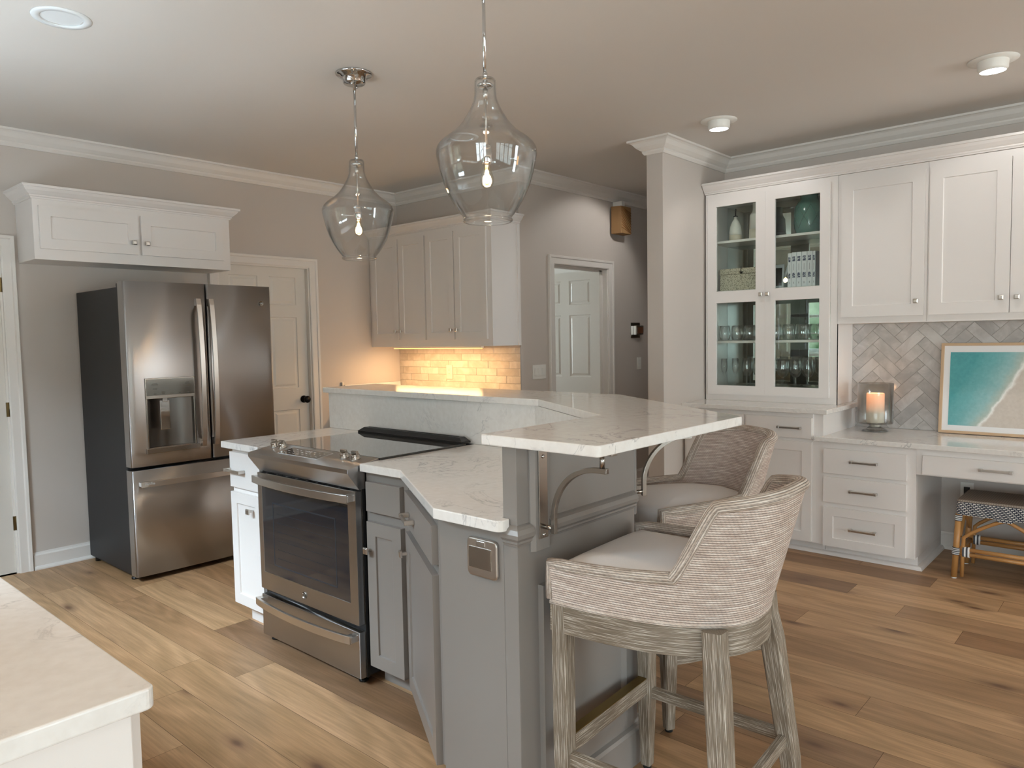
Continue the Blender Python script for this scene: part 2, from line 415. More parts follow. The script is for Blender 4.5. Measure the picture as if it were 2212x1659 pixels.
# ------------------------------------------------------------------ mesh helpers
class MB:
    def __init__(s):
        s.v = []; s.f = []; s.uv = []; s.sm = []; s.mi = []

    def add(s, vs, fs, smooth=False, uvs=None, mi=0):
        o = len(s.v); s.v += [tuple(v) for v in vs]
        for k, f in enumerate(fs):
            s.f.append([o+i for i in f]); s.sm.append(smooth); s.mi.append(mi)
            s.uv.append(uvs[k] if uvs else None)
        return s

    def box(s, x0, x1, y0, y1, z0, z1, mi=0):
        v = [(x, y, z) for z in (z0, z1) for y in (y0, y1) for x in (x0, x1)]
        f = [(0, 2, 3, 1), (4, 5, 7, 6), (0, 1, 5, 4), (2, 6, 7, 3), (0, 4, 6, 2), (1, 3, 7, 5)]
        return s.add(v, f, mi=mi)

    def prism(s, poly, z0, z1, mi=0):
        n = len(poly)
        a = sum(poly[i][0]*poly[(i+1) % n][1]-poly[(i+1) % n][0]*poly[i][1] for i in range(n))
        if a < 0: poly = poly[::-1]
        v = [(x, y, z0) for x, y in poly]+[(x, y, z1) for x, y in poly]
        f = [tuple(range(n))[::-1], tuple(range(n, 2*n))]+[(i, (i+1) % n, n+(i+1) % n, n+i) for i in range(n)]
        return s.add(v, f, mi=mi)

    def lathe(s, prof, n=32, c=(0, 0, 0), smooth=True, closed=False, mi=0):
        vs = []; fs = []
        for r, z in prof:
            for k in range(n):
                a = 2*PI*k/n
                vs.append((c[0]+r*math.cos(a), c[1]+r*math.sin(a), c[2]+z))
        m = len(prof)
        for i in range(m if closed else m-1):
            j = (i+1) % m
            for k in range(n):
                l = (k+1) % n
                fs.append((i*n+k, i*n+l, j*n+l, j*n+k))
        s.add(vs, fs, smooth, mi=mi)
        if not closed:
            o = len(s.v)-len(vs)
            if prof[0][0] > 1e-5:
                s.f.append([o+k for k in range(n)][::-1]); s.sm.append(False); s.uv.append(None); s.mi.append(mi)
            if prof[-1][0] > 1e-5:
                s.f.append([o+(m-1)*n+k for k in range(n)]); s.sm.append(False); s.uv.append(None); s.mi.append(mi)
        return s

    def sweep(s, path, sec, upv=(0, 0, 1), smooth=True, caps=True, closed=False, scale=None, uvs=True, mi=0):
        """sec: list of (a,b) along (side, up) axes"""
        P = [Vector(p) for p in path]; n = len(P); m = len(sec)
        vs = []; L = [0]
        for i in range(1, n): L.append(L[-1]+(P[i]-P[i-1]).length)
        SL = [0]
        for j in range(m):
            a, b = sec[j], sec[(j+1) % m]; SL.append(SL[-1]+math.hypot(a[0]-b[0], a[1]-b[1]))
        upl = Vector(upv)
        for i in range(n):
            a = P[(i-1) % n] if (closed or i > 0) else P[i]
            b = P[(i+1) % n] if (closed or i < n-1) else P[i]
            t = (b-a).normalized()
            sd = t.cross(upl)
            if sd.length < 1e-4: sd = t.orthogonal()
            sd.normalize(); u = sd.cross(t).normalized()
            k = scale[i] if scale else 1
            for q in sec: vs.append(P[i]+sd*q[0]*k+u*q[1]*k)
        fs = []; U = []
        for i in range(n if closed else n-1):
            i2 = (i+1) % n; l2 = L[i2] if i2 else L[-1]+(P[0]-P[-1]).length
            for j in range(m):
                j2 = (j+1) % m
                fs.append((i*m+j, i*m+j2, i2*m+j2, i2*m+j)); U.append([(L[i], SL[j]), (L[i], SL[j+1]), (l2, SL[j+1]), (l2, SL[j])])
        s.add(vs, fs, smooth, U, mi=mi)
        if caps and not closed:
            o = len(s.v)-len(vs)
            s.f.append([o+j for j in range(m)][::-1]); s.sm.append(False); s.uv.append(None); s.mi.append(mi)
            s.f.append([o+(n-1)*m+j for j in range(m)]); s.sm.append(False); s.uv.append(None); s.mi.append(mi)
        return s

    def tube(s, path, r, n=12, **kw):
        return s.sweep(path, [(r*math.cos(2*PI*k/n), r*math.sin(2*PI*k/n)) for k in range(n)], **kw)

    def molding(s, path, prof, z0=0, mp=None, closed=False):
        """path 2D; profile (out, h) offset to the left of travel; mitred corners"""
        n = len(path); vs = []; m = len(prof)
        for i in range(n):
            p = Vector(path[i])
            ns = []
            if i > 0 or closed:
                d = (p-Vector(path[i-1])).normalized(); ns.append(Vector((-d.y, d.x)))
            if i < n-1 or closed:
                d = (Vector(path[(i+1) % n])-p).normalized(); ns.append(Vector((-d.y, d.x)))
            k = ns[0] if len(ns) == 1 else (ns[0]+ns[1])/(1+ns[0].dot(ns[1]))
            for o, h in prof:
                q = p+k*o; t = (q.x, q.y, z0+h)
                vs.append(mp(*t) if mp else t)
        fs = []
        for i in range(n if closed else n-1):
            i2 = (i+1) % n
            for j in range(m):
                fs.append((i*m+j, i2*m+j, i2*m+(j+1) % m, i*m+(j+1) % m))
        if not closed:
            fs += [tuple(range(m)), tuple(range((n-1)*m, n*m))[::-1]]
        return s.add(vs, fs)

    def build(s, name, mat, parent=None, bevel=0, seg=2, loc=None, rot=None, sub=0, autosm=False, fixn=True):
        me = bpy.data.meshes.new(name)
        me.from_pydata(s.v, [], s.f); me.update()
        if any(s.uv):
            ul = me.uv_layers.new(name='UVMap'); k = 0
            for fi, f in enumerate(s.f):
                for c in range(len(f)):
                    if s.uv[fi]: ul.data[k].uv = s.uv[fi][c]
                    k += 1
        me.polygons.foreach_set('use_smooth', s.sm)
        me.polygons.foreach_set('material_index', s.mi)
        if fixn:
            bm = bmesh.new(); bm.from_mesh(me)
            bmesh.ops.recalc_face_normals(bm, faces=bm.faces); bm.to_mesh(me); bm.free()
        for mm in (mat if isinstance(mat, (list, tuple)) else [mat]): me.materials.append(mm)
        o = bpy.data.objects.new(name, me); COL.objects.link(o)
        if parent: o.parent = parent
        if loc: o.location = loc
        if rot: o.rotation_euler = rot
        if sub:
            q = o.modifiers.new('sub', 'SUBSURF'); q.levels = sub; q.render_levels = sub
        if bevel:
            q = o.modifiers.new('bevel', 'BEVEL'); q.width = bevel; q.segments = seg; q.limit_method = 'ANGLE'; q.angle_limit = .6
        return o


def rrect(w, h, r, n=4):
    pts = []
    for cx, cy, a0 in ((w/2-r, h/2-r, 0), (-w/2+r, h/2-r, PI/2), (-w/2+r, -h/2+r, PI), (w/2-r, -h/2+r, 1.5*PI)):
        for k in range(n+1):
            a = a0+PI/2*k/n; pts.append((cx+r*math.cos(a), cy+r*math.sin(a)))
    return pts


def tag(o, label=None, cat=None, group=None, kind=None):
    if label: o['label'] = label
    if cat: o['category'] = cat
    if group: o['group'] = group
    if kind: o['kind'] = kind
    return o


def thing(name, label, cat, loc=(0, 0, 0), deg=0, group=None):
    o = bpy.data.objects.new(name, None); COL.objects.link(o)
    o.empty_display_size = .1; o.location = loc; o.rotation_euler = (0, 0, math.radians(deg))
    return tag(o, label, cat, group)


def struct(o):
    o['kind'] = 'structure'; return o


def copy_tree(o, parent=None):
    c = o.copy(); COL.objects.link(c); c.parent = parent
    for ch in [x for x in bpy.data.objects if x.parent == o]: copy_tree(ch, c)
    return c


# panelled slab in local coords: x 0..w, z 0..h, front at y=0 (facing -y), back y=t
def slab(w, h, t, rects=(), rec=.008, slope=0.0, raised=None, holes=()):
    b = MB()
    xs = sorted({0, w, *[r[0] for r in (*rects, *holes)], *[r[1] for r in (*rects, *holes)]})
    zs = sorted({0, h, *[r[2] for r in (*rects, *holes)], *[r[3] for r in (*rects, *holes)]})
    inside = lambda x, z, R: any(r[0] < x < r[1] and r[2] < z < r[3] for r in R)
    for i in range(len(xs)-1):
        for j in range(len(zs)-1):
            x0, x1, z0, z1 = xs[i], xs[i+1], zs[j], zs[j+1]
            cx, cz = (x0+x1)/2, (z0+z1)/2
            if not inside(cx, cz, rects) and not inside(cx, cz, holes):
                b.add([(x0, 0, z0), (x1, 0, z0), (x1, 0, z1), (x0, 0, z1)], [(0, 1, 2, 3)])
            if not inside(cx, cz, holes):
                b.add([(x0, t, z0), (x1, t, z0), (x1, t, z1), (x0, t, z1)], [(3, 2, 1, 0)])
    b.add([(0, 0, 0), (w, 0, 0), (w, 0, h), (0, 0, h), (0, t, 0), (w, t, 0), (w, t, h), (0, t, h)],
          [(0, 4, 5, 1), (1, 5, 6, 2), (2, 6, 7, 3), (3, 7, 4, 0)])
    def ring(r, y, r_, y_):
        a = [(r[0], y, r[2]), (r[1], y, r[2]), (r[1], y, r[3]), (r[0], y, r[3])]
        c = [(r_[0], y_, r_[2]), (r_[1], y_, r_[2]), (r_[1], y_, r_[3]), (r_[0], y_, r_[3])]
        b.add(a+c, [(k, (k+1) % 4, 4+(k+1) % 4, 4+k) for k in range(4)])
    ins = lambda r, d: (r[0]+d, r[1]-d, r[2]+d, r[3]-d)
    for r in rects:
        q = ins(r, slope); ring(r, 0, q, rec)
        if raised:
            q2 = ins(q, raised[0]); ring(q, rec, q2, rec)
            q3 = ins(q2, raised[1]); ring(q2, rec, q3, rec-raised[2]); q = q3; y = rec-raised[2]
        else: y = rec
        b.add([(q[0], y, q[2]), (q[1], y, q[2]), (q[1], y, q[3]), (q[0], y, q[3])], [(0, 1, 2, 3)])
    for r in holes: ring(r, 0, r, t)
    bmw = b
    return bmw


def weld(o, d=1e-5):
    bm = bmesh.new(); bm.from_mesh(o.data); bmesh.ops.remove_doubles(bm, verts=bm.verts, dist=d)
    bmesh.ops.recalc_face_normals(bm, faces=bm.faces); bm.to_mesh(o.data); bm.free(); return o


def shaker(name, w, h, mat, parent, loc, fr=.062, t=.019, rec=.008, plain=False, frz=None):
    frz = frz or fr
    b = slab(w, h, t, [] if plain else [(fr, w-fr, frz, h-frz)], rec, .0015)
    o = b.build(name, mat, parent, loc=loc, fixn=False); weld(o)
    q = o.modifiers.new('bevel', 'BEVEL'); q.width = .0015; q.segments = 2; q.limit_method = 'ANGLE'; q.angle_limit = .9
    return o


def knob(parent, x, z, y=0):
    b = MB().box(-.006, .006, -.02, 0, -.006, .006)
    b.add([(-.013, -.019, -.013), (.013, -.019, -.013), (.013, -.019, .013), (-.013, -.019, .013),
           (-.014, -.027, -.014), (.014, -.027, -.014), (.014, -.027, .014), (-.014, -.027, .014),
           (-.009, -.031, -.009), (.009, -.031, -.009), (.009, -.031, .009), (-.009, -.031, .009)],
          [(3, 2, 1, 0), (0, 1, 5, 4), (1, 2, 6, 5), (2, 3, 7, 6), (3, 0, 4, 7), (4, 5, 9, 8), (5, 6, 10, 9), (6, 7, 11, 10), (7, 4, 8, 11), (8, 9, 10, 11)])
    return b.build('knob', MT['nickel'], parent, loc=(x, y, z), bevel=.001)


def pull(parent, x, z, L=.15, y=0):
    b = MB().box(-L/2, L/2, -.035, -.025, -.0065, .0065)
    for k in (-1, 1): b.box(k*(L/2-.006)-.008, k*(L/2-.006)+.008, -.036, 0, -.008, .008)
    return b.build('handle', MT['nickel'], parent, loc=(x, y, z), bevel=.0018)


def text(name, s, size, parent, loc, rot, mat, ext=.0004, align='CENTER'):
    c = bpy.data.curves.new(name, 'FONT'); c.body = s; c.size = size; c.extrude = ext; c.align_x = align; c.align_y = 'CENTER'
    t_ = bpy.data.objects.new(name+'_curve', c)
    me = bpy.data.meshes.new_from_object(t_); bpy.data.objects.remove(t_); bpy.data.curves.remove(c)
    me.name = name; me.materials.clear(); me.materials.append(mat)
    o = bpy.data.objects.new(name, me); COL.objects.link(o)
    o.parent = parent; o.location = loc; o.rotation_euler = rot
    return o

# ================================================================== STRUCTURE
H = 2.78

def wall(name, w, h, t, loc, deg, holes=(), mat='wall'):
    o = slab(w, h, t, holes=holes).build(name, MT[mat], loc=loc, rot=(0, 0, math.radians(deg)), fixn=False)
    weld(o); return struct(o)


# floor: individual planks running along Y, mitred ends, hairline gaps over a dark bed
def build_floor():
    b = MB(); pw = .192; x = -3.3; r = random.Random(3)
    while x < 8.6:
        y = -4.1-r.random()*1.5
        while y < 6.6:
            L = r.uniform(1.0, 2.1)
            y0, y1 = max(y, -4.1), min(y+L, 6.6)
            if y1 > y0+.02:
                g = .0007
                b.add([(x+g, y0+g, 0), (x+pw-g, y0+g, 0), (x+pw-g, y1-g, 0), (x+g, y1-g, 0)], [(0, 1, 2, 3)])
            y += L
        x += pw
    b.box(-3.4, 8.7, -4.2, 6.7, -.1, -.0015, mi=1)
    return struct(b.build('floor', [MT['floor'], pm('floor_gap', '4A3A2B', .9)], fixn=False))


build_floor()

CAN = [(1.113, 3.425), (3.54, 3.56)]
ce = slab(12.0, 10.8, .12, holes=[(x+3.4-.074, x+3.4+.074, 6.7-y-.074, 6.7-y+.074) for x, y in CAN]+[(0, 3.08, 0, 5.58)]).build(
    'ceiling', MT['ceil'], loc=(-3.4, 6.7, H), rot=(PI/2, 0, 0), fixn=False)
weld(ce); struct(ce)

wall('wall_back', 4.713, H, .12, (-.2, 5.43, 0), 0, holes=[(.80, 1.545, 0, 2.06), (2.945, 3.745, 0, 2.06)])
struct(MB().box(4.513, 4.63, 3.919, 5.55, 0, H).build('wall_nook', MT['wall']))
wall('wall_hall', 3.883, H, .12, (4.63, 3.919, 0), 0, holes=[(.321, 1.131, 0, 2.055)])
struct(MB().box(4.532, 5.60, 2.622, 2.747, 0, H).build('wall_column', MT['wall']))
struct(MB().box(5.473, 5.60, -4.1, 2.622, 0, H).build('wall_right', MT['wall']))
struct(MB().box(5.60, 8.6, 2.62, 2.747, 0, H).build('wall_hall_right', MT['wall']))
struct(MB().box(8.5, 8.6, 2.7, 4.1, 0, H).build('wall_hall_end', MT['wall']))
wall('wall_left', 4.43, H, .12, (-.2, 1.0, 0), 90, holes=[(1.45, 2.3, 1.15, 2.2), (2.4, 3.25, 1.15, 2.2)])
wall('wall_left_return', 3.0, H, .12, (-3.2, 1.0, 0), 0)
wall('wall_side', 5.0, H, .12, (-3.2, -4.0, 0), 90, holes=[(1.0+k*1.05, 1.95+k*1.05, .55, 2.25) for k in range(3)])
wall('wall_rear', 8.8, H, .12, (5.6, -4.0, 0), 180, holes=[(.45, 1.35, .06, 2.15)]+[(2.3+k*1.05, 3.25+k*1.05, .55, 2.25) for k in range(4)])
struct(MB().box(6.6, 6.7, 4.04, 6.4, 0, H).build('wall_bathroom_right', MT['trim']))
wall('wall_bathroom_far', 2.1, H, .12, (4.6, 6.3, 0), 0, holes=[(.15, .85, 1.2, 2.2)], mat='trim')
struct(MB().box(4.513, 4.60, 5.55, 6.42, 0, H).build('wall_bathroom_left', MT['trim']))


def window(n, loc, deg, w, h):
    """double hung window filling a hole: loc = lower left of hole on the room side"""
    root = thing('window_%d' % n, None, None, loc, deg); struct(root)
    b = MB()
    for z0, z1, y in ((0, h/2+.02, .035), (h/2-.02, h, .065)):
        b.box(0, .045, y, y+.03, z0, z1); b.box(w-.045, w, y, y+.03, z0, z1)
        b.box(0, w, y, y+.03, z0, z0+.045); b.box(0, w, y, y+.03, z1-.04, z1)
        b.box(w/2-.008, w/2+.008, y+.004, y+.026, z0, z1)
        b.box(0, w, y+.004, y+.026, (z0+z1)/2-.008, (z0+z1)/2+.008)
    b.build('sash', MT['sash'], root)
    MB().box(.02, w-.02, .049, .052, .02, h/2).box(.02, w-.02, .079, .082, h/2, h-.02).build('pane', MT['winglass'], root)
    MB().box(-.03, w+.03, -.03, .03, -.03, 0).build('sill', MT['sash'], root)
    c = MB(); c.molding([(0, 0), (0, h), (w, h), (w, 0)], CASING, mp=lambda x, z, d: (x, -d, z)); c.build('casing', MT['trim'], root)
    return root


CASING = [(0, 0), (0, .012), (.008, .016), (.05, .017), (.056, .024), (.072, .026), (.075, .022), (.075, 0)]
wn = 0
for k in range(2): wn += 1; window(wn, (-.2, 2.45+.95*k, 1.15), 90, .85, 1.05)
for k in range(3): wn += 1; window(wn, (-3.2, -3.0+1.05*k, .55), 90, .95, 1.70)
for k in range(4): wn += 1; window(wn, (5.6-2.3-1.05*k, -4.0, .55), 180, .95, 1.70)
wn += 1; window(wn, (4.75, 6.3, 1.2), 0, .7, 1.0)
wn += 1; window(wn, (5.15, -4.0, .06), 180, .90, 2.09)  # tall rear opening added so the refrigerator door reflects a bright streak

CROWN = [(0, 0), (.012, 0), (.018, .008), (.024, .016), (.024, .026), (.034, .032), (.055, .048), (.074, .072), (.086, .08), (.1, .082), (.1, .0955), (0, .0955)]
ROOM = [(5.473, -4.0), (5.473, 2.622), (4.532, 2.622), (4.532, 2.747), (8.5, 2.747), (8.5, 3.919), (4.513, 3.919), (4.513, 5.43),
        (-.2, 5.43), (-.2, 1.0), (-3.2, 1.0), (-3.2, -4.0)]
struct(MB().molding(ROOM, CROWN, z0=H-.0952, closed=True).build('trim_1', MT['trim']))
BASE = [(0, 0), (.028, 0), (.028, .008), (.020, .022), (.014, .022), (.014, .092), (.008, .102), (.006, .112), (0, .112)]
for k, pth in enumerate(([(2.73, 5.43), (1.425, 5.43)], [(.52, 5.43), (-.2, 5.43), (-.2, 3.9)], [(4.87, 3.919), (4.513, 3.919)],
                         [(5.2, 2.622), (4.532, 2.622), (4.532, 2.747), (8.5, 2.747), (8.5, 3.919), (5.84, 3.919)],
                         [(5.473, .29), (5.473, 1.09)], [(-.2, 1.0), (-3.2, 1.0), (-3.2, -4), (5.473, -4), (5.473, -.9)])):
    struct(MB().molding(pth, BASE).build('baseboard_%s' % ['back', 'left', 'hall_left', 'hall_right', 'right', 'rear'][k], MT['trim']))


def sixpanel(parent, w=.8, h=2.045):
    m, c, s = .105, w/2, .05
    rects = [(a, b_, z0, z1) for a, b_ in ((m, c-s), (c+s, w-m)) for z0, z1 in ((.20, .865), (1.045, 1.635), (1.735, 1.965))]
    b = slab(w, h, .035, rects, .007, .006, raised=(.012, .016, .006))
    o = b.build('panel', MT['door'], parent, fixn=False); weld(o); return o


def place_door(n, loc, deg, w, slab_y, knobx=None, hinges=None, openang=0, h=2.045, hinge_right=True):
    root = thing('door_%d' % n, None, None, loc, deg); struct(root)
    p = sixpanel(root, w, h)
    if openang:
        p.rotation_euler = (0, 0, math.radians(openang)); p.rotation_euler = (0, 0, -PI/2); p.location = (w-.062, slab_y+.05+w, .008)
    else: p.location = (0, slab_y, .008)
    if knobx is not None:
        b = MB().lathe([(0, .0), (.031, 0), (.031, -.006), (.012, -.012), (.010, -.03), (.02, -.038), (.028, -.048), (.030, -.058), (.024, -.068), (.0, -.072)], 24)
        b.v = [(x, z, y) for x, y, z in b.v]
        b.build('doorknob', MT['bronze'], root, loc=(knobx, slab_y, .952))
    if hinges:
        for z in hinges:
            b = MB().tube([(0, 0, -.045), (0, 0, .045)], .007, 10).box(-.018, .0, -.003, .006, -.045, .045)
            b.build('hinge', MT['oldbrass'], root, loc=(w+.002, slab_y-.006, z))
    c = MB().molding([(0, 0), (0, h+.012), (w, h+.012), (w, 0)], CASING, mp=lambda x, z, d: (x, -d, z))
    c.build('casing', MT['trim'], root)
    j = MB().box(-.001, .012, 0, .119, 0, h+.012).box(w-.012, w+.001, 0, .119, 0, h+.012).box(.012, w-.012, 0, .119, h+.003, h+.014)
    st = slab_y+.04 if not openang else .05
    j.box(.012, .024, st, st+.03, 0, h).box(w-.024, w-.012, st, st+.03, 0, h).box(.024, w-.024, st, st+.03, h-.012, h+.003)
    j.build('jamb', MT['trim'], root)
    return root


place_door(1, (.60, 5.43, 0), 0, .745, .008, hinges=(.323, 1.046, 1.825))
place_door(2, (2.745, 5.43, 0), 0, .80, .04, knobx=.735)
place_door(3, (4.951, 3.919, 0), 0, .81, .0, openang=90)

# ------------------------------------------------------------------ wall tiles
def clip(poly, x0, x1, y0, y1):
    def cut(P, f, g):
        out = []
        for i in range(len(P)):
            a, b_ = P[i-1], P[i]; fa, fb = f(a), f(b_)
            if (fa >= 0) != (fb >= 0):
                t = fa/(fa-fb); out.append((a[0]+(b_[0]-a[0])*t, a[1]+(b_[1]-a[1])*t))
            if fb >= 0: out.append(b_)
        return out
    for f in (lambda p: p[0]-x0, lambda p: x1-p[0], lambda p: p[1]-y0, lambda p: y1-p[1]):
        if len(poly) < 3: return []
        poly = cut(poly, f, None)
    return poly if len(poly) >= 3 else []


def tile_panel(name, polys, w, h, mat, parent=None, loc=(0, 0, 0), deg=-90, thick=.008):
    """polys in (x, z); front faces -y; back bed of grout"""
    b = MB(); r = random.Random(5)
    for P in polys:
        P = clip(P, 0, w, 0, h)
        if not P: continue
        n = len(P)
        tx, tz, d = r.uniform(-.03, .03), r.uniform(-.03, .03), r.uniform(-.0009, .0009)
        cx = sum(p[0] for p in P)/n; cz = sum(p[1] for p in P)/n
        yy = lambda p: -thick+d+(p[0]-cx)*tx*.6+(p[1]-cz)*tz*.6
        ins = [((p[0]-cx)*(1-.0012/max(.01, abs(p[0]-cx)))+cx, (p[1]-cz)*(1-.0012/max(.01, abs(p[1]-cz)))+cz) for p in P]
        v = [(p[0], -.002, p[1]) for p in P]+[(p[0], yy(p)+.001, p[1]) for p in P]+[(q[0], yy(q), q[1]) for q in ins]
        f = [tuple(range(2*n, 3*n))]
        for i in range(n):
            j = (i+1) % n
            f += [(i, j, n+j, n+i), (n+i, n+j, 2*n+j, 2*n+i)]
        b.add(v, f)
    b.box(0, w, -.005, 0, 0, h, mi=1)
    return b.build(name, [mat, MT['grout']], parent, loc=loc, rot=(0, 0, math.radians(deg)))


def rect_poly(x0, x1, y0, y1, g=.0012): return [(x0+g, y0+g), (x1-g, y0+g), (x1-g, y1-g), (x0+g, y1-g)]


rows = []
for j in range(9):
    off = [0, .08, .16, .05, .19, .11, .02, .14, .07][j]-.24
    for i in range(9): rows.append(rect_poly(off+i*.24, off+(i+1)*.24, .0+j*.0615, (j+1)*.0615))
bs = tile_panel('tile_backsplash', rows, 1.511, .42, MT['sub'], loc=(4.5125, 5.43, .94))
tag(bs, 'glossy cream subway tile backsplash glowing under the far wall cabinet', 'backsplash')

Wt, Lt = .0655, .1965; c45 = math.sqrt(.5); hp = []
for a in range(-40, 60):
    for m in range(-14, 15):
        ox, oy = a*Wt+m*Lt, a*Wt-m*Lt
        for R in ((0, Lt, 0, Wt), (0, Wt, Wt, Wt+Lt)):
            P = rect_poly(ox+R[0], ox+R[1], oy+R[2], oy+R[3])
            Q = [((x-y)*c45+.05, (x+y)*c45+.02) for x, y in P]
            if max(q[0] for q in Q) > 0 and min(q[0] for q in Q) < 1.97 and max(q[1] for q in Q) > 0 and min(q[1] for q in Q) < .72:
                hp.append(Q)
hb = tile_panel('herringbone_backsplash', hp, 1.97, .715, MT['herr'], loc=(5.4725, 1.67, .7755))
tag(hb, 'glazed gray herringbone tile backsplash behind the desk counter', 'backsplash')


def to_local(root, pts):
    a = root.rotation_euler[2]; c, s_ = math.cos(a), math.sin(a); ox, oy = root.location[0], root.location[1]
    return [((x-ox)*c+(y-oy)*s_, -(x-ox)*s_+(y-oy)*c) for x, y in pts]


CABCROWN = [(0, 0), (.008, 0), (.010, .008), (.016, .012), (.016, .020), (.024, .026), (.042, .044), (.052, .06), (.06, .062), (.06, .076), (0, .076)]

# ================================================================== REFRIGERATOR
fr = thing('refrigerator', 'large stainless french door refrigerator with water dispenser', 'refrigerator', (1.74, 4.60, 0))
MB().box(.008, .947, .088, .79, .03, 1.785).build('case', MT['case'], fr, bevel=.004)


def curved_door(x0, x1, z0, z1, hole=None, y0=.0, bulge=.014, rad=.014, t=.08):
    """door whose front bows gently outwards across the full 0.955 width"""
    b = MB(); Wd = .955
    def fy(x): return y0-bulge*(1-((x-Wd/2)/(Wd/2))**2)
    xs = [x0+rad*(1-math.cos(k*PI/8)) for k in range(5)]
    xs += [x0+rad+(x1-x0-2*rad)*k/16 for k in range(1, 16)]
    if hole: xs += [hole[0], hole[1]]
    xs += [x1-rad*(1-math.cos(k*PI/8)) for k in range(5)][::-1]
    xs = sorted(set(round(x, 5) for x in xs))
    def off(x):
        d = min(x-x0, x1-x)
        if d >= rad: return 0
        return rad-math.sqrt(max(0, rad*rad-(rad-d)**2))
    zs = [z0, z1] if not hole else [z0, hole[2], hole[3], z1]
    for i in range(len(xs)-1):
        for j in range(len(zs)-1):
            cx = (xs[i]+xs[i+1])/2; cz = (zs[j]+zs[j+1])/2
            if hole and hole[0] < cx < hole[1] and hole[2] < cz < hole[3]: continue
            b.add([(xs[i], fy(xs[i])+off(xs[i]), zs[j]), (xs[i+1], fy(xs[i+1])+off(xs[i+1]), zs[j]),
                   (xs[i+1], fy(xs[i+1])+off(xs[i+1]), zs[j+1]), (xs[i], fy(xs[i])+off(xs[i]), zs[j+1])], [(0, 1, 2, 3)], True)
    for z in (z0, z1):
        v = [(x, fy(x)+off(x), z) for x in xs]+[(x, t, z) for x in xs]; n = len(xs)
        b.add(v, [(i, i+1, n+i+1, n+i) for i in range(n-1)])
    for x in (x0, x1):
        b.add([(x, fy(x)+off(x), z0), (x, t, z0), (x, t, z1), (x, fy(x)+off(x), z1)], [(0, 1, 2, 3)])
    b.add([(x0, t, z0), (x1, t, z0), (x1, t, z1), (x0, t, z1)], [(0, 1, 2, 3)])
    return b


NX0, NX1, NZ0, NZ1 = .096, .398, .805, 1.234
dl = curved_door(0, .492, .703, 1.815, (NX0, NX1, NZ0, NZ1)).build('french_door', MT['steel'], fr); weld(dl)
dr = curved_door(.498, .955, .703, 1.815).build('french_door', MT['steel'], fr); weld(dr)
dz = curved_door(0, .955, .035, .682).build('freezer_drawer', MT['steel'], fr); weld(dz)
# dispenser in the left door
dsp = MB()
y_ = -.010
dsp.box(NX0, NX0+.010, y_-.001, .065, NZ0, 1.125).box(NX1-.010, NX1, y_-.001, .065, NZ0, 1.125)
dsp.box(NX0, NX1, y_-.001, .065, NZ0-.002, NZ0+.006).box(NX0, NX1, y_-.003, .03, 1.108, NZ1)
dsp = dsp.build('dispenser_housing', MT['steelp'], dl, bevel=.002)
nb = MB(); vs = []; n_ = 12
for k in range(n_+1):
    x = NX0+.010+(NX1-NX0-.020)*k/n_; y = .022+.040*math.sin(PI*k/n_)
    vs += [(x, y, NZ0+.004), (x, y, 1.125)]
nb.add(vs, [(2*k, 2*k+2, 2*k+3, 2*k+1) for k in range(n_)], True)
nb.build('dispenser_recess', MT['dsteel'], dl)
MB().box(NX0+.006, NX1-.006, y_-.0065, y_-.003, 1.128, NZ1-.006).build('control_panel', pm('panel_glass', '8D8D89', .12, .8), dl, bevel=.0008)
MB().box(NX0-.012, NX1+.012, y_-.016, .03, NZ0-.028, NZ0+.004).build('drip_tray', MT['steelp'], dl, bevel=.003)
MB().box(.185, .243, .004, .012, .915, 1.095).box(.199, .229, -.004, .004, 1.085, 1.110).build('water_paddle', MT['chrome'], dl, bevel=.002)
for x, z, L in ((.15, 1.20, .028), (.15, 1.193, .040), (.15, 1.168, .026), (.35, 1.20, .022), (.35, 1.193, .030), (.35, 1.172, .026), (.15, 1.138, .014), (.20, 1.138, .018), (.25, 1.138, .018), (.30, 1.138, .010), (.35, 1.138, .014), (.20, 1.148, .022)):
    MB().box(x-L/2, x+L/2, y_-.0072, y_-.0062, z-.0012, z+.0012).build('panel_marking', MT['label'], dl)
# handles
for d_, x in ((dl, .431), (dr, .514)):
    b = MB(); pth = []
    for k in range(25):
        t = k/24; z = .79+t*.93; pth.append((x, -.038-.030*math.sin(PI*t)**.6, z))
    b.sweep(pth, [(-.006, -.015), (.006, -.015), (.006, .015), (-.006, .015)], upv=(1, 0, 0), smooth=False)
    b.box(x-.013, x+.013, -.044, -.006, .79, .835).box(x-.013, x+.013, -.044, -.006, 1.675, 1.72)
    b.build('handle', MT['nickel'], d_, bevel=.002)
b = MB(); pth = [(.035+.885*k/24, -.038-.026*math.sin(PI*k/24)**.6, .60) for k in range(25)]
b.sweep(pth, [(-.006, -.017), (.006, -.017), (.006, .017), (-.006, .017)], upv=(0, 0, 1), smooth=False)
b.box(.035, .08, -.042, -.004, .587, .613).box(.875, .92, -.042, -.004, .587, .613)
fh = b.build('handle', MT['nickel'], dz, bevel=.002)
text('lettering', 'Profile', .022, fh, (.077, -.0605, .604), (PI/2, 0, -.04), MT['lit'])
lg = MB().lathe([(0, 0), (.019, 0), (.019, -.003), (.0165, -.003), (.0165, -.0015), (0, -.0015)], 28)
lg.v = [(x, z, y) for x, y, z in lg.v]
lgo = lg.build('emblem', MT['steelp'], dr, loc=(.877, -.0045, 1.70))
text('lettering', 'GE', .019, lgo, (0, -.002, 0), (PI/2, 0, 0), MT['label'])
for x in (.02, .83):
    MB().box(x, x+.105, .02, .16, 1.786, 1.812).build('hinge_cover', MT['black'], fr, bevel=.006)
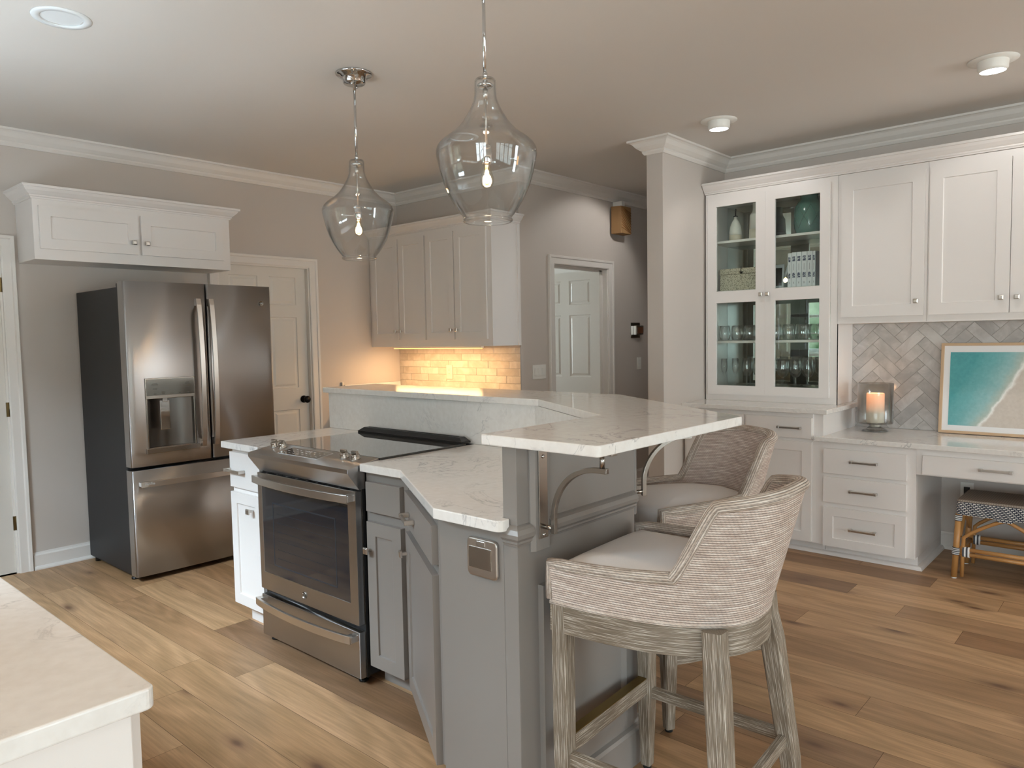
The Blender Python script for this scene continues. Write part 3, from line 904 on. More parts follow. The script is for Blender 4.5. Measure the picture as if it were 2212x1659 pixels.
MB().box(.03, .925, .10, .14, .008, .05).build('toe_grille', MT['black'], fr)
for x in (.035, .92):
    MB().lathe([(0, 0), (.022, 0), (.022, .012), (.01, .014), (.01, .04), (0, .04)], 16, (x, .12, 0)).build('leveling_foot', MT['black'], fr)
    MB().lathe([(0, 0), (.02, 0), (.02, .04), (0, .04)], 12, (x, .72, 0)).build('leveling_foot', MT['black'], fr)

# cabinet over the refrigerator
cf = thing('wall_cabinet', 'long white two door cabinet mounted above the refrigerator', 'cabinet', (1.44, 5.10, 1.963))
MB().box(0, 1.24, 0, .329, 0, .375).build('body', MT['white'], cf, bevel=.0015)
for x, w, kx in ((.029, .568, .535), (.618, .570, .030)):
    d = shaker('door', w, .257, MT['white'], cf, (x, -.019, .065), fr=.062)
    knob(d, kx, .075)
MB().molding([(1.24, .329), (1.24, 0), (0, 0), (0, .329)], CABCROWN, z0=.362).box(0, 1.24, 0, .329, .375, .437).build('crown_molding', MT['white'], cf)

# ================================================================== FAR WALL CABINETS (wall facing the range)
cb = thing('wall_cabinet', 'tall white four door wall cabinet above the subway tile', 'cabinet', (4.183, 5.429, 1.377), -90)
MB().box(0, 1.511, 0, .329, 0, .975).build('body', MT['white'], cb, bevel=.0015)
MB().box(1.47, 1.519, -.004, .022, 0, .97).box(1.489, 1.522, .298, .328, 0, .97).build('face_stile', MT['white'], cb, bevel=.002)
for x, w, kx in ((.045, .362, .335), (.422, .332, .028), (.772, .332, .305), (1.117, .350, .028)):
    d = shaker('door', w, .872, MT['white'], cb, (x, -.019, .056), fr=.06)
    knob(d, kx, .078)
MB().molding([(1.511, .329), (1.511, 0), (0, 0)], CABCROWN, z0=.965).box(0, 1.511, 0, .329, .975, 1.04).build('crown_molding', MT['white'], cb)
ul = thing('under_cabinet_light', 'warm light strip under the tall four door wall cabinet', 'light', (4.24, 5.2, 1.366), -90)
MB().box(0, 1.1, 0, .03, -.004, .010).build('housing', MT['whitep'], ul)
MB().box(.01, 1.09, .004, .026, -.008, -.004).build('lens', MT['under'], ul)
bc = thing('base_cabinet', 'white base cabinet under the subway tile, mostly behind the raised bar', 'cabinet', (3.90, 5.425, 0), -90)
MB().box(0, 1.50, .0, .60, .10, .905).box(0, 1.50, .07, .60, 0, .10).build('body', MT['white'], bc, bevel=.0015)
for k in range(4):
    d = shaker('door', .355, .60, MT['white'], bc, (.02+.37*k, -.019, .12)); knob(d, .325 if k % 2 == 0 else .03, .53)
    d = shaker('drawer', .355, .15, MT['white'], bc, (.02+.37*k, -.019, .74), plain=True); pull(d, .178, .075)
wt = MB().prism([(3.86, 5.425), (4.508, 5.425), (4.508, 3.90), (3.86, 3.90)], .9065, .939).build('worktop', MT['quartz'], bevel=.003)
tag(wt, 'white quartz worktop running below the subway tile wall', 'worktop')
sp = MB().box(3.86, 4.49, 5.408, 5.428, .9395, 1.049).build('quartz_splash', MT['quartz'], bevel=.002)
tag(sp, 'low quartz splash strip on the warm lit wall beside the pantry door', 'backsplash')
sw = MB().box(3.833, 3.843, 5.405, 5.429, 1.03, 1.075).build('wall_clip', MT['nickel'], bevel=.001)
tag(sw, 'tiny metal clip on the wall beside the low quartz splash strip', 'wall hook')

# ================================================================== ISLAND
isl = thing('kitchen_island', 'gray painted island body with paneled sides under the raised bar', 'kitchen island', (1.499, 1.327, 0))
L = lambda pts: to_local(isl, pts)
OUT = [(1.499, 1.327), (2.096, 1.327), (2.600, 2.110), (2.600, 3.629)]
MB().prism(L(OUT+[(2.492, 3.629), (2.492, 2.064), (2.048, 1.378), (1.499, 1.378)]), 0, 1.141).build('pony_wall', MT['gray'], isl, bevel=.0015)
MB().prism(L([(1.499, 1.3785), (1.519, 1.3785), (1.519, 1.640), (1.499, 1.640)]), .0, .906).build('end_panel', MT['gray'], isl, bevel=.001)
RAIL = [(0, 0), (.004, 0), (.006, .006), (.010, .010), (.010, .016), (.020, .026), (.022, .038), (.016, .05), (.008, .056), (0, .06)]
dx, dy = .54, .84
q0 = (2.600, 3.629); q1 = (2.600, 2.110); q2 = (2.096, 1.327)
MB().molding(L([q0, q1, (2.096+.085*dx, 1.327+.085*dy)]), RAIL, z0=.862).build('chair_rail', MT['gray'], isl)
MB().molding(L([(2.090, 1.327), (1.632, 1.327)]), RAIL, z0=.862).build('chair_rail', MT['gray'], isl)
MB().molding(L([(1.552, 1.327), (1.499, 1.327), (1.499, 1.3735)]), RAIL, z0=.862).build('chair_rail', MT['gray'], isl)
PL = [(0, 0), (.03, 0), (.03, .115), (.024, .125), (.012, .13), (.012, .145), (0, .15)]
MB().molding(L([q0, q1, q2, (1.585, 1.327)]), PL).build('plinth', MT['gray'], isl)
STR = [(0, -.042), (.006, -.042), (.016, -.030), (.016, .030), (.006, .042), (0, .042)]
for k, (p, d) in enumerate((((1.592, 1.327), (1, 0)), ((2.120, 1.364), (dx, dy)))):
    n = (d[1], -d[0])
    poly = [(p[0]+d[0]*h_+n[0]*o_, p[1]+d[1]*h_+n[1]*o_) for o_, h_ in STR]
    MB().prism(L(poly), .838, 1.140).build('bracket_backer', MT['gray'], isl, bevel=.001)
# lower raised panel frames on the two seating sides
for (p, deg, w) in (((1.585, 1.327), 0, .49), ((2.118, 1.361), math.degrees(math.atan2(dy, dx)), .84)):
    b = slab(w, .585, .020, [(.065, w-.065, .06, .52)], .014, .012)
    o = b.build('wainscot_panel', MT['gray'], isl, fixn=False); weld(o)
    o.rotation_euler = (0, 0, math.radians(deg)); a = math.radians(deg)
    o.location = (p[0]-1.499+math.sin(a)*.020, p[1]-1.327-math.cos(a)*.020, .15)
b = slab(1.40, .585, .020, [(.065, .667, .06, .52), (.733, 1.335, .06, .52)], .014, .012)
o = b.build('wainscot_panel', MT['gray'], isl, fixn=False); weld(o)
o.rotation_euler = (0, 0, PI/2); o.location = (2.620-1.499, 2.16-1.327, .15)

# white splash faces inside the bar
qs = MB().prism([(2.491, 3.628), (2.474, 3.628), (2.474, 2.071), (2.0405, 1.402), (2.0405, 1.3785), (2.0475, 1.3785), (2.491, 2.0645)], .9395, 1.141).build('quartz_backsplash', MT['quartz'])
tag(qs, 'upright veined white quartz splash between range and raised bar', 'backsplash')
bar = [(2.459, 3.667), (2.451, 2.034), (2.069, 1.442), (1.478, 1.440), (1.475, 1.036), (2.278, 1.029), (2.851, 1.878), (2.844, 3.667)]


def roundpoly(P, rs, n=5):
    out = []
    for i, p in enumerate(P):
        r = rs[i]
        if r <= 0: out.append(p); continue
        a = Vector(P[i-1]); c = Vector(P[(i+1) % len(P)]); q = Vector(p)
        u, v = (a-q).normalized(), (c-q).normalized(); ang = u.angle(v); d = r/math.tan(ang/2)
        ctr = q+(u+v).normalized()*(r/math.sin(ang/2))
        s0 = q+u*d-ctr; s1 = q+v*d-ctr
        a0 = math.atan2(s0.y, s0.x); a1 = math.atan2(s1.y, s1.x); da = (a1-a0+PI) % (2*PI)-PI
        for k in range(n+1):
            t = a0+da*k/n; out.append((ctr.x+r*math.cos(t), ctr.y+r*math.sin(t)))
    return out


bt = MB().prism(roundpoly(bar, [.006, .0, .0, .006, .012, .012, .012, .006]), 1.1415, 1.171).build('raised_worktop', MT['quartz'], bevel=.003)
tag(bt, 'raised white quartz bar top bent around the island', 'bar top')
wl = MB().prism(roundpoly([(1.803, 3.612), (1.803, 3.247), (2.473, 3.247), (2.473, 3.612)], [.006, 0, 0, 0]), .9065, .939).build('worktop', MT['quartz'], bevel=.003)
tag(wl, 'short white quartz worktop on the left side of the range', 'worktop')
wr = MB().prism(roundpoly([(1.805, 2.450), (1.808, 2.196), (1.454, 1.619), (1.454, 1.350), (1.497, 1.350), (1.497, 1.3795), (2.040, 1.3795), (2.040, 1.402), (2.473, 2.070), (2.473, 2.450)],
                        [.004, 0, 0, .022, .006, 0, 0, 0, 0, 0]), .9065, .939).build('worktop', MT['quartz'], bevel=.003)
tag(wr, 'white quartz worktop with a clipped corner on the right side of the range', 'worktop')

# island base cabinets
ca = thing('base_cabinet', 'narrow white base cabinet between refrigerator and range', 'cabinet', (1.834, 3.553, 0), -90)
MB().box(0, .302, 0, .636, .10, .905).box(.012, .302, .065, .636, 0, .10).build('body', MT['white'], ca, bevel=.0015)
d = shaker('drawer', .29, .178, MT['white'], ca, (.004, -.019, .712), fr=.02, plain=True); pull(d, .075, .088)
d = shaker('door', .29, .575, MT['white'], ca, (.004, -.019, .112), fr=.055); knob(d, .205, .50)
cg = thing('base_cabinet', 'narrow gray base cabinet just right of the range', 'cabinet', (1.838, 2.450, 0), -90)
MB().prism(to_local(cg, [(1.838, 2.450), (1.838, 2.185), (2.48, 2.185), (2.48, 2.450)]), .10, .905).box(.0, .26, .065, .6, 0, .10).build('body', MT['gray'], cg, bevel=.0015)
d = shaker('drawer', .215, .122, MT['gray'], cg, (.022, -.022, .745), plain=True, t=.022)
d = shaker('door', .215, .605, MT['gray'], cg, (.022, -.022, .098), fr=.055, t=.022); knob(d, .02, .49)
cx = thing('base_cabinet', 'angled gray cabinet below the clipped worktop corner', 'cabinet', (1.838, 2.184, 0), math.degrees(math.atan2(-.85, -.527)))
MB().prism(to_local(cx, [(1.838, 2.184), (1.520, 1.672), (1.520, 1.380), (2.046, 1.380), (2.472, 2.062), (2.472, 2.184)]), .10, .905).box(.02, .58, .06, .3, 0, .10).build('body', MT['gray'], cx, bevel=.0015)
d = shaker('drawer', .565, .125, MT['gray'], cx, (.035, -.022, .740), plain=True, t=.022); pull(d, .165, .055, .13)
d = shaker('door', .565, .61, MT['gray'], cx, (.035, -.022, .098), fr=.06, t=.022); knob(d, .026, .53)

# bar brackets
def bracket(p, d, label):
    n = (d[1], -d[0]); deg = math.degrees(math.atan2(d[1], d[0]))
    r = thing('bar_bracket', label, 'bracket', (p[0]+n[0]*.0165, p[1]+n[1]*.0165, 0), deg, 'steel brackets under the bar top')
    MB().box(-.019, .019, -.004, 0, .872, 1.133).build('wall_plate', MT['steelp'], r, bevel=.0015)
    MB().box(-.013, .013, -.245, -.0045, 1.129, 1.1405).build('top_arm', MT['steelp'], r, bevel=.001)
    pth = [(0, -.040, .890)]+[(0, -.040-.150*(1-math.cos(PI/2*k/14)), .935+.150*math.sin(PI/2*k/14)) for k in range(15)]+[(0, -.222, 1.085)]
    MB().sweep(pth, [(-.007, -.007), (.007, -.007), (.007, .007), (-.007, .007)], upv=(1, 0, 0), smooth=False).build('curved_brace', MT['steelp'], r, bevel=.001)
    MB().tube([(0, -.004, .905), (0, -.036, .905)], .007, 12).build('spacer_pin', MT['steelp'], r)
    MB().tube([(0, -.205, 1.09), (0, -.205, 1.130)], .007, 12).build('spacer_pin', MT['steelp'], r)
    for z in (.882, 1.105):
        b = MB().lathe([(0, 0), (.006, 0), (.005, -.003), (0, -.003)], 14); b.v = [(x, zz-.004, y) for x, y, zz in b.v]
        b.build('screw', MT['chrome'], r, loc=(0, 0, z))


bracket((1.592, 1.327), (1, 0), 'curved steel bar bracket on the island side nearest the camera')
bracket((2.120, 1.364), (dx, dy), 'curved steel bar bracket farther along the bar behind the near stool')
# pop-up power outlet on the island end
po = thing('power_outlet', 'steel flip cover outlet on the gray island end panel', 'outlet', (1.499, 1.514, .753), -90)
b = MB(); b.prism(roundpoly([(0, 0), (.119, 0), (.119, .114), (0, .114)], [.016]*4), 0, .012)
b.v = [(x, -z, y) for x, y, z in b.v]; b.build('cover_plate', MT['nickel'], po, bevel=.005, seg=3)
MB().box(.010, .098, -.0138, -.011, .026, .088).build('flip_lid', MT['steelp'], po, bevel=.001)
MB().box(.042, .075, -.0145, -.011, .091, .107).build('latch', MT['chrome'], po, bevel=.002)

# ================================================================== RANGE
rg = thing('range', 'stainless slide-in electric range with black glass cooktop', 'stove', (1.79, 3.240, 0), -90)
RW = .783
MB().box(.010, RW-.010, .035, .66, .035, .93).box(.0, RW, .030, .045, .035, .90).build('body', MT['black'], rg, bevel=.002)
od = slab(RW-.012, .560, .035, [(.035, .715, .085, .500)], .004).build('oven_door', MT['steel'], rg, loc=(.006, 0, .262), fixn=False); weld(od)
q = od.modifiers.new('b', 'BEVEL'); q.width = .003; q.segments = 3; q.limit_method = 'ANGLE'
MB().box(.0355, .7145, .0005, .0035, .0855, .4995).build('oven_window', MT['oglass'], od, bevel=.001)
b = slab(.50, .30, .0006, holes=[(.006, .494, .006, .294)]).build('window_border', pm('window_line', '2C3138', .3), od, loc=(.125, -.0001, .13), fixn=False)
b = MB()
for k in range(6): b.box(.16, .60, -.0001, .0004, .17+k*.042, .1712+k*.042)
b.build('rack_line', pm('rack_line', '2A2E34', .3), od)


def range_handle(parent, z, hh):
    b = MB(); pth = [(.012+(RW-.036)*k/24, -.030-.030*math.sin(PI*k/24)**.7, z) for k in range(25)]
    b.sweep(pth, [(-.007, -hh), (.007, -hh), (.007, hh), (-.007, hh)], smooth=False)
    b.box(.006, .045, -.034, .004, z-hh*.8, z+hh*.8).box(RW-.057, RW-.018, -.034, .004, z-hh*.8, z+hh*.8)
    return b.build('handle', MT['nickel'], parent, bevel=.002)


range_handle(od, .535, .017)
vb = MB()
for k in range(8): vb.box(.07+k*.082, .142+k*.082, .004, .022, .559, .5615)
vb.build('door_vent', MT['chrome'], od)
lg2 = MB().lathe([(0, 0), (.017, 0), (.017, -.004), (.0145, -.004), (.0145, -.002), (0, -.002)], 28); lg2.v = [(x, z, y) for x, y, z in lg2.v]
lo = lg2.build('emblem', MT['steelp'], od, loc=(.372, 0, .042)); text('lettering', 'GE', .017, lo, (0, -.0025, 0), (PI/2, 0, 0), MT['label'])
sd = MB().box(.006, RW-.006, 0, .035, .035, .232).build('storage_drawer', MT['steel'], rg, bevel=.003)
range_handle(sd, .208, .017)
prof = [(-.040, .921), (-.040, .902), (.014, .830), (.12, .830), (.12, .9475)]
b = MB(); n = len(prof)
v = [(-.002, y, z) for y, z in prof]+[(RW+.002, y, z) for y, z in prof]
b.add(v, [tuple(range(n)), tuple(range(n, 2*n))[::-1]]+[(i, (i+1) % n, n+(i+1) % n, n+i) for i in range(n)])
cp = b.build('control_panel', MT['steel'], rg, bevel=.0015)
MB().box(-.010, RW+.010, .118, .625, .9397, .9485).build('cooktop_glass', MT['bglass'], rg, bevel=.002)
tilt = math.atan2(.0265, .16)
dp = MB().box(0, .31, 0, .085, 0, .0012)
dpo = dp.build('touch_display', MT['bglass'], cp, loc=(.185, .008, .9295), rot=(tilt, 0, 0))
MB().box(-.0015, .3115, -.0015, .0, -.0005, .0011).box(-.0015, .3115, .085, .0865, -.0005, .0011).box(-.0015, 0, 0, .085, -.0005, .0011).box(.31, .3115, 0, .085, -.0005, .0011).build('display_border', MT['lit'], dpo)
rr = random.Random(11); mk = MB()
for k in range(24):
    x = .02+(k % 8)*.036+rr.uniform(-.004, .004); y = .018+(k//8)*.022
    mk.box(x, x+rr.choice((.006, .012, .016)), y, y+.003, .0012, .0014)
tag(mk.build('display_marking', MT['lit'], dpo), kind='stuff')
text('lettering', '12:30', .018, dpo, (.165, .062, .0014), (0, 0, 0), MT['lit'])
for x in (.055, .122, .612, .690):
    kb = MB().lathe([(0, 0), (.0215, 0), (.0215, .007), (.0195, .010), (.0195, .022), (.018, .024), (0, .024)], 28).box(-.019, .019, -.0055, .0055, .020, .037)
    kb.build('knob', pm('satin_knob', 'B9B2AA', .16, 1), cp, loc=(x, .072, .9385), rot=(tilt, 0, 0), bevel=.0018)
rt_ = MB(); P = [(.012, .606), (.0, .62), (.0, .648), (RW, .648), (RW, .62), (RW-.012, .606)]
rt_.prism([(-.006, .600), (RW+.006, .600), (RW+.006, .660), (-.006, .660)], .9487, .958)
v = [(-.004, .602, .958), (RW+.004, .602, .958), (RW+.004, .658, .958), (-.004, .658, .958), (.026, .616, .976), (RW-.026, .616, .976), (RW-.026, .652, .976), (.026, .652, .976)]
rt_.add(v, [(3, 2, 1, 0), (4, 5, 6, 7), (0, 1, 5, 4), (1, 2, 6, 5), (2, 3, 7, 6), (3, 0, 4, 7)])
rt_.box(.05, RW-.05, .630, .640, .9758, .9785)
rt_.build('rear_vent', MT['black'], rg, bevel=.001)
for x in (.035, RW-.055):
    for y in (.05, .60):
        MB().lathe([(0, 0), (.020, 0), (.022, .006), (.018, .011), (.008, .013), (.008, .04), (0, .04)], 12, (x, y, 0)).build('leveling_foot', MT['black'], rg)

# ================================================================== HUTCH AND DESK WALL (faces -x)
hu = thing('glass_door_hutch', 'white hutch with two glass doors standing on the tall counter', 'cabinet', (5.143, 2.610, .9475), -90)
HW, HH, HD = .950, 1.523, .3295
b = MB()
b.box(0, .02, .0, HD, 0, HH).box(HW-.02, HW, .0, HD, 0, HH).box(.02, HW-.02, 0, HD, HH-.06, HH).box(.02, HW-.02, .02, HD, 0, .09)
b.box(.02, HW-.02, .322, HD, .09, HH-.06)
b.build('body', MT['white'], hu)
ff = slab(HW, HH, .02, holes=[(.045, HW-.045, .08, HH-.07)]).build('face_frame', MT['white'], hu, loc=(0, -.0005, 0), fixn=False)
MB().box(.0, .012, -.006, 0, 0, HH).build('edge_trim', MT['white'], hu, bevel=.002)
MB().box(.021, HW-.021, .316, .3215, .0905, HH-.061).build('mirror_back', MT['mirror'], hu)
for z in (1.180, .812, .440):
    MB().box(.021, HW-.021, .045, .315, z-.018, z).build('shelf', MT['white'], hu, bevel=.002)
for x, w, kx, g0, g1 in ((.022, .441, .417, .070, .371), (.4635, .441, .024, .069, .375)):
    d = slab(w, 1.442, .021, holes=[(g0, g1, .066, .674), (g0, g1, .759, 1.378)]).build('glass_door', MT['white'], hu, loc=(x, -.0225, .045), fixn=False)
    weld(d); q = d.modifiers.new('b', 'BEVEL'); q.width = .0015; q.segments = 2; q.limit_method = 'ANGLE'
    MB().box(g0-.002, g1+.002, .012, .015, .064, .676).box(g0-.002, g1+.002, .012, .015, .757, 1.380).build('glass_pane', MT['pane'], d)
    knob(d, kx, .722)
hl = lamp('hutch_glow', 'AREA', (5.30, 2.135, 2.405), 0.0, (1, .97, .92), (5.30, 2.135, 1.0), shape='RECTANGLE', size=.6, size_y=.1)
bpy.data.objects.remove(hl)


def desk_upper(y0, w, doors, label):
    c = thing('wall_cabinet', label, 'cabinet', (5.143, y0, 1.491), -90)
    MB().box(0, w, 0, .3285, 0, .979).build('body', MT['white'], c, bevel=.0015)
    for x, dw, kx in doors:
        d = shaker('door', dw, .895, MT['white'], c, (x, -.019, .043), fr=.072); knob(d, kx, .088)
    return c


desk_upper(1.6595, .5305, [(.026, .492, .452)], 'white single door wall cabinet beside the glass hutch')
desk_upper(1.128, .86, [(.012, .418, .380), (.434, .418, .036)], 'white double door wall cabinet above the framed beach print')
desk_upper(.267, .56, [(.012, .53, .49)], 'white wall cabinet at the far right end of the desk wall')
cc = MB().molding([(5.47, -.293), (5.1425, -.293), (5.1425, 2.616)][::1], [(o_, h_) for o_, h_ in CABCROWN], z0=2.4715)
cc.box(5.1425, 5.47, -.293, 2.616, 2.4715, 2.545)
tag(cc.build('crown_molding', MT['white']), kind='structure').name = 'trim_2'

bt1 = thing('base_cabinet', 'white tall base cabinet with drawers below the glass hutch', 'cabinet', (4.806, 2.612, 0), -90)
MB().box(0, .917, 0, .02, .076, .916).box(0, .975, .02, .664, .076, .916).box(0, .975, .07, .664, 0, .076).build('body', MT['white'], bt1, bevel=.0015)
for x, w, hx in ((.022, .434, .22), (.474, .440, .30)):
    d = shaker('drawer', w, .135, MT['white'], bt1, (x, -.019, .754), plain=True); pull(d, hx, .068)
    d = shaker('door', w, .650, MT['white'], bt1, (x, -.019, .083), fr=.062); knob(d, .03 if x > .1 else w-.03, .585)
tw = MB().prism([(4.776, 2.6205), (5.472, 2.6205), (5.472, 1.600), (4.776, 1.600)], .917, .9470).build('worktop', MT['quartz'], bevel=.003)
tag(tw, 'higher white quartz worktop carrying the glass door hutch', 'worktop')
bd = thing('base_cabinet', 'white three drawer base cabinet under the desk counter', 'cabinet', (4.806, 1.6945, 0), -90)
MB().box(0, .60, 0, .02, .076, .744).box(.06, .60, .02, .6645, .076, .744).box(.06, .60, .07, .6645, 0, .076).build('body', MT['white'], bd, bevel=.0015)
d = shaker('drawer', .482, .158, MT['white'], bd, (.071, -.019, .545), plain=True); pull(d, .245, .086, .155)
d = shaker('drawer', .482, .162, MT['white'], bd, (.071, -.019, .360), plain=True); pull(d, .245, .086, .155)
d = shaker('drawer', .482, .252, MT['white'], bd, (.071, -.019, .077), fr=.062, frz=.055); pull(d, .245, .126, .155)
ap = thing('desk_apron', 'long white pencil drawer spanning the desk knee space', 'drawer', (4.806, 1.094, .589), -90)
MB().box(0, .80, 0, .45, 0, .155).build('body', MT['white'], ap, bevel=.001)
d = shaker('drawer', .735, .112, MT['white'], ap, (.035, -.019, .008), plain=True); pull(d, .367, .058, .155)
be = thing('base_cabinet', 'white base cabinet right of the desk knee space', 'cabinet', (4.806, .293, 0), -90)
MB().box(0, .58, 0, .6645, .076, .744).box(0, .58, .07, .6645, 0, .076).build('body', MT['white'], be, bevel=.0015)
d = shaker('door', .54, .64, MT['white'], be, (.02, -.019, .08)); knob(d, .03, .56)
dw = MB().prism([(4.776, 1.682), (4.8055, 1.682), (4.8055, 1.636), (5.464, 1.636), (5.464, -.29), (4.776, -.29)], .745, .775).build('worktop', MT['quartz'], bevel=.003)
tag(dw, 'lower white quartz desk counter under the framed print', 'worktop')
SHOE = [(0, 0), (.030, 0), (.030, .008), (.020, .020), (.0, .024)]
struct(MB().molding([(5.468, 1.094), (4.876, 1.094), (4.876, 2.61)], [(0, 0), (.03, 0), (.028, .010), (.02, .020), (0, .024)]).build('trim_3', MT['white']))

# framed print leaning on the backsplash
fp = thing('framed_print', 'framed turquoise beach print leaning on the herringbone tile', 'picture', (5.371, 1.100, .779), -90)
FW, FH = .82, .578
lean = bpy.data.objects.new('frame', None)
fo = slab(FW, FH, .022, holes=[(.017, FW-.017, .017, FH-.017)]).build('frame', MT['oakf'], fp, fixn=False); weld(fo)
fo.rotation_euler = (-.105, 0, 0)
bpy.data.objects.remove(lean)
q = fo.modifiers.new('b', 'BEVEL'); q.width = .0015; q.segments = 2; q.limit_method = 'ANGLE'
MB().box(.016, FW-.016, .010, .020, .016, FH-.016).build('mat_board', MT['mat'], fo)
MB().box(.052, FW-.052, .0088, .0099, .052, FH-.058).build('beach_print', MT['art'], fo)

# hurricane candle holder + candle
CX, CY, CZ = 5.255, 1.447, .776
hh_ = thing('hurricane_candle_holder', 'footed smoky glass hurricane on the desk counter', 'candle holder', (CX, CY, CZ))
MB().lathe([(0, 0), (.078, 0), (.080, .004), (.066, .012), (.045, .024), (.036, .03), (.036, .048), (.048, .051), (.104, .052), (.108, .056), (.109, .07), (.109, .318), (.1065, .318), (.1065, .07), (.104, .058), (.0, .056)], 48).build('glass', MT['smoke'], hh_)
MB().lathe([(0, .028), (.034, .028), (.034, .05), (0, .05)], 24).build('stem_plug', MT['bisque'], hh_)
cd = thing('pillar_candle', 'lit ivory pillar candle inside the hurricane glass', 'candle', (CX, CY, CZ+.0565))
MB().lathe([(0, 0), (.053, 0), (.055, .003), (.055, .188), (.053, .196), (.050, .190), (.040, .182), (.0, .180)], 36).build('wax', MT['wax'], cd)
MB().tube([(0, 0, .178), (.001, 0, .190)], .0015, 8).build('wick', MT['black'], cd)
lamp('candle_glow', 'POINT', (CX, CY, CZ+.27), .35, (1, .55, .28), shadow_soft_size=.02)

# ---- hutch contents
SH = {1: .9475+1.1805, 2: .9475+.8125, 3: .9475+.4405, 4: .9475+.0905}
ob = thing('oil_bottle', 'white ceramic oil bottle with a dark pour spout in the hutch', 'bottle', (5.29, 2.445, SH[1]))
MB().lathe([(0, 0), (.040, 0), (.046, .006), (.047, .04), (.0465, .045)], 32).build('base', MT['bisque'], ob)
MB().lathe([(.0465, .045), (.046, .07), (.040, .11), (.026, .145), (.0125, .165), (.012, .182), (.0, .182)], 32).build('bottle', MT['ceramic'], ob)
MB().lathe([(0, .182), (.017, .182), (.017, .187), (.005, .190), (.004, .225), (.006, .226), (.005, .24), (0, .242)], 16).build('spout', MT['black'], ob)
va = thing('ceramic_vase', 'tall matte white two tone vase beside the oil bottle', 'vase', (5.30, 2.268, SH[1]))
MB().lathe([(0, 0), (.070, 0), (.072, .004), (.070, .072)], 32).build('base', MT['bisque'], va)
MB().lathe([(.0695, .072), (.064, .175), (.063, .178), (.052, .195), (.047, .205), (.044, .225), (.045, .258), (.047, .262), (.041, .262), (.041, .22), (0, .21)], 32).build('upper', MT['matte'], va)
b = MB(); b.tube([(0, .052, .195), (0, .062, .20), (0, .064, .18), (0, .060, .168)], .004, 8); b.build('lug', MT['bisque'], va)
tj = thing('ceramic_jar', 'teal glazed jar with a carved diamond pattern on the top shelf', 'jar', (5.29, 1.905, SH[1]))
TJ = [(0, 0), (.072, 0), (.082, .006), (.092, .03), (.097, .08), (.097, .14), (.090, .19), (.072, .222), (.058, .238), (.056, .262), (.062, .268), (.055, .268), (.050, .245), (0, .235)]
MB().lathe(TJ, 48).build('body', MT['teal'], tj)


def prof_r(z):
    for (r0, z0), (r1, z1) in zip(TJ, TJ[1:]):
        if z0 <= z <= z1 and z1 > z0: return r0+(r1-r0)*(z-z0)/(z1-z0)
    return .09


b = MB()
for k in range(7):
    for sgn in (-1, 1):
        for row in range(2):
            pts = []
            for i in range(7):
                t = i/6; z = .035+row*.078+t*.078; a = 2*PI*(k+sgn*t*.5+(row % 2)*.5)/7
                pts.append(((prof_r(z)+.0005)*math.cos(a), (prof_r(z)+.0005)*math.sin(a), z))
            b.tube(pts, .0022, 6)
b.build('carved_lines', pm('teal_line', '3F5E56', .3), tj)
bk = thing('storage_basket', 'speckled woven storage box with a dark clasp in the hutch', 'basket', (5.205, 2.530, SH[2]), -90)
MB().box(0, .285, 0, .10, 0, .118).build('box', MT['basket'], bk, bevel=.004)
MB().box(-.003, .288, -.003, .103, .1185, .160).build('lid', MT['basket'], bk, bevel=.004)
MB().box(.155, .185, -.009, -.003, .128, .134).tube([(.17, -.006, .170), (.17, -.008, .150), (.17, -.012, .132)], .003, 8).box(.163, .177, -.012, -.003, .120, .130).build('clasp', MT['bronze'], bk)

bw = [.027, .035, .036, .038, .035, .022]
y = 2.024; k = 0
bgroup = 'white patterned books on the second shelf'
names = ['leftmost white book of the patterned row in the hutch', 'second white patterned book from the left in the hutch', 'third white patterned book from the left in the hutch',
         'fourth white patterned book from the left in the hutch', 'fifth white patterned book from the left in the hutch', 'rightmost white book of the patterned row in the hutch']
for k, w in enumerate(bw):
    hgt = [.236, .240, .240, .240, .240, .238][k]
    bo = thing('book', names[k], 'book', (5.215, y, SH[2]), -90, bgroup)
    MB().box(0, w-.0012, 0, .10, 0, hgt).build('cover', MT['paper'], bo, bevel=.003)
    MB().box(.002, w-.0032, .001, .0995, hgt-.0025, hgt+.0003).build('page_block', MT['mat'], bo)
    for z0 in (hgt-.062, hgt-.176): MB().box(w*.2, w*.75, -.0006, .001, z0, z0+.034).build('spine_pattern', MT['ink'], bo)
    MB().box(w*.43, w*.50, -.0006, .001, hgt-.125, hgt-.08).build('spine_title', MT['grayp'], bo)
    MB().box(w*.43, w*.50, -.0006, .001, .022, .035).build('spine_mark', MT['label'], bo)
    y -= w
bo = thing('book', 'white marbled book leaning against the patterned books', 'book', (5.262, 2.098, SH[2]), -90)
o = MB().box(0, .018, 0, .10, 0, .185).build('cover', MT['marble'], bo, bevel=.002); o.rotation_euler = (0, .34, 0); o.location = (-.000, 0, .006)
pf = thing('picture_frame', 'small dark photo frame leaning behind the hutch door stile', 'picture', (5.222, 2.172, SH[2]+.002), -90)
o = MB().box(0, .115, 0, .012, 0, .165).build('frame', MT['marble'], pf, bevel=.001); o.rotation_euler = (-.10, .0, 0)
MB().box(.012, .103, -.001, .002, .012, .14).build('photo', MT['darkp'], o)
bb = thing('bookend', 'dark gray block at the right end of the book row', 'bookend', (5.215, 1.8275, SH[2]), -90)
MB().box(0, .03, .0, .09, 0, .235).build('block', pm('charcoal', '55565A', .5), bb, bevel=.002)

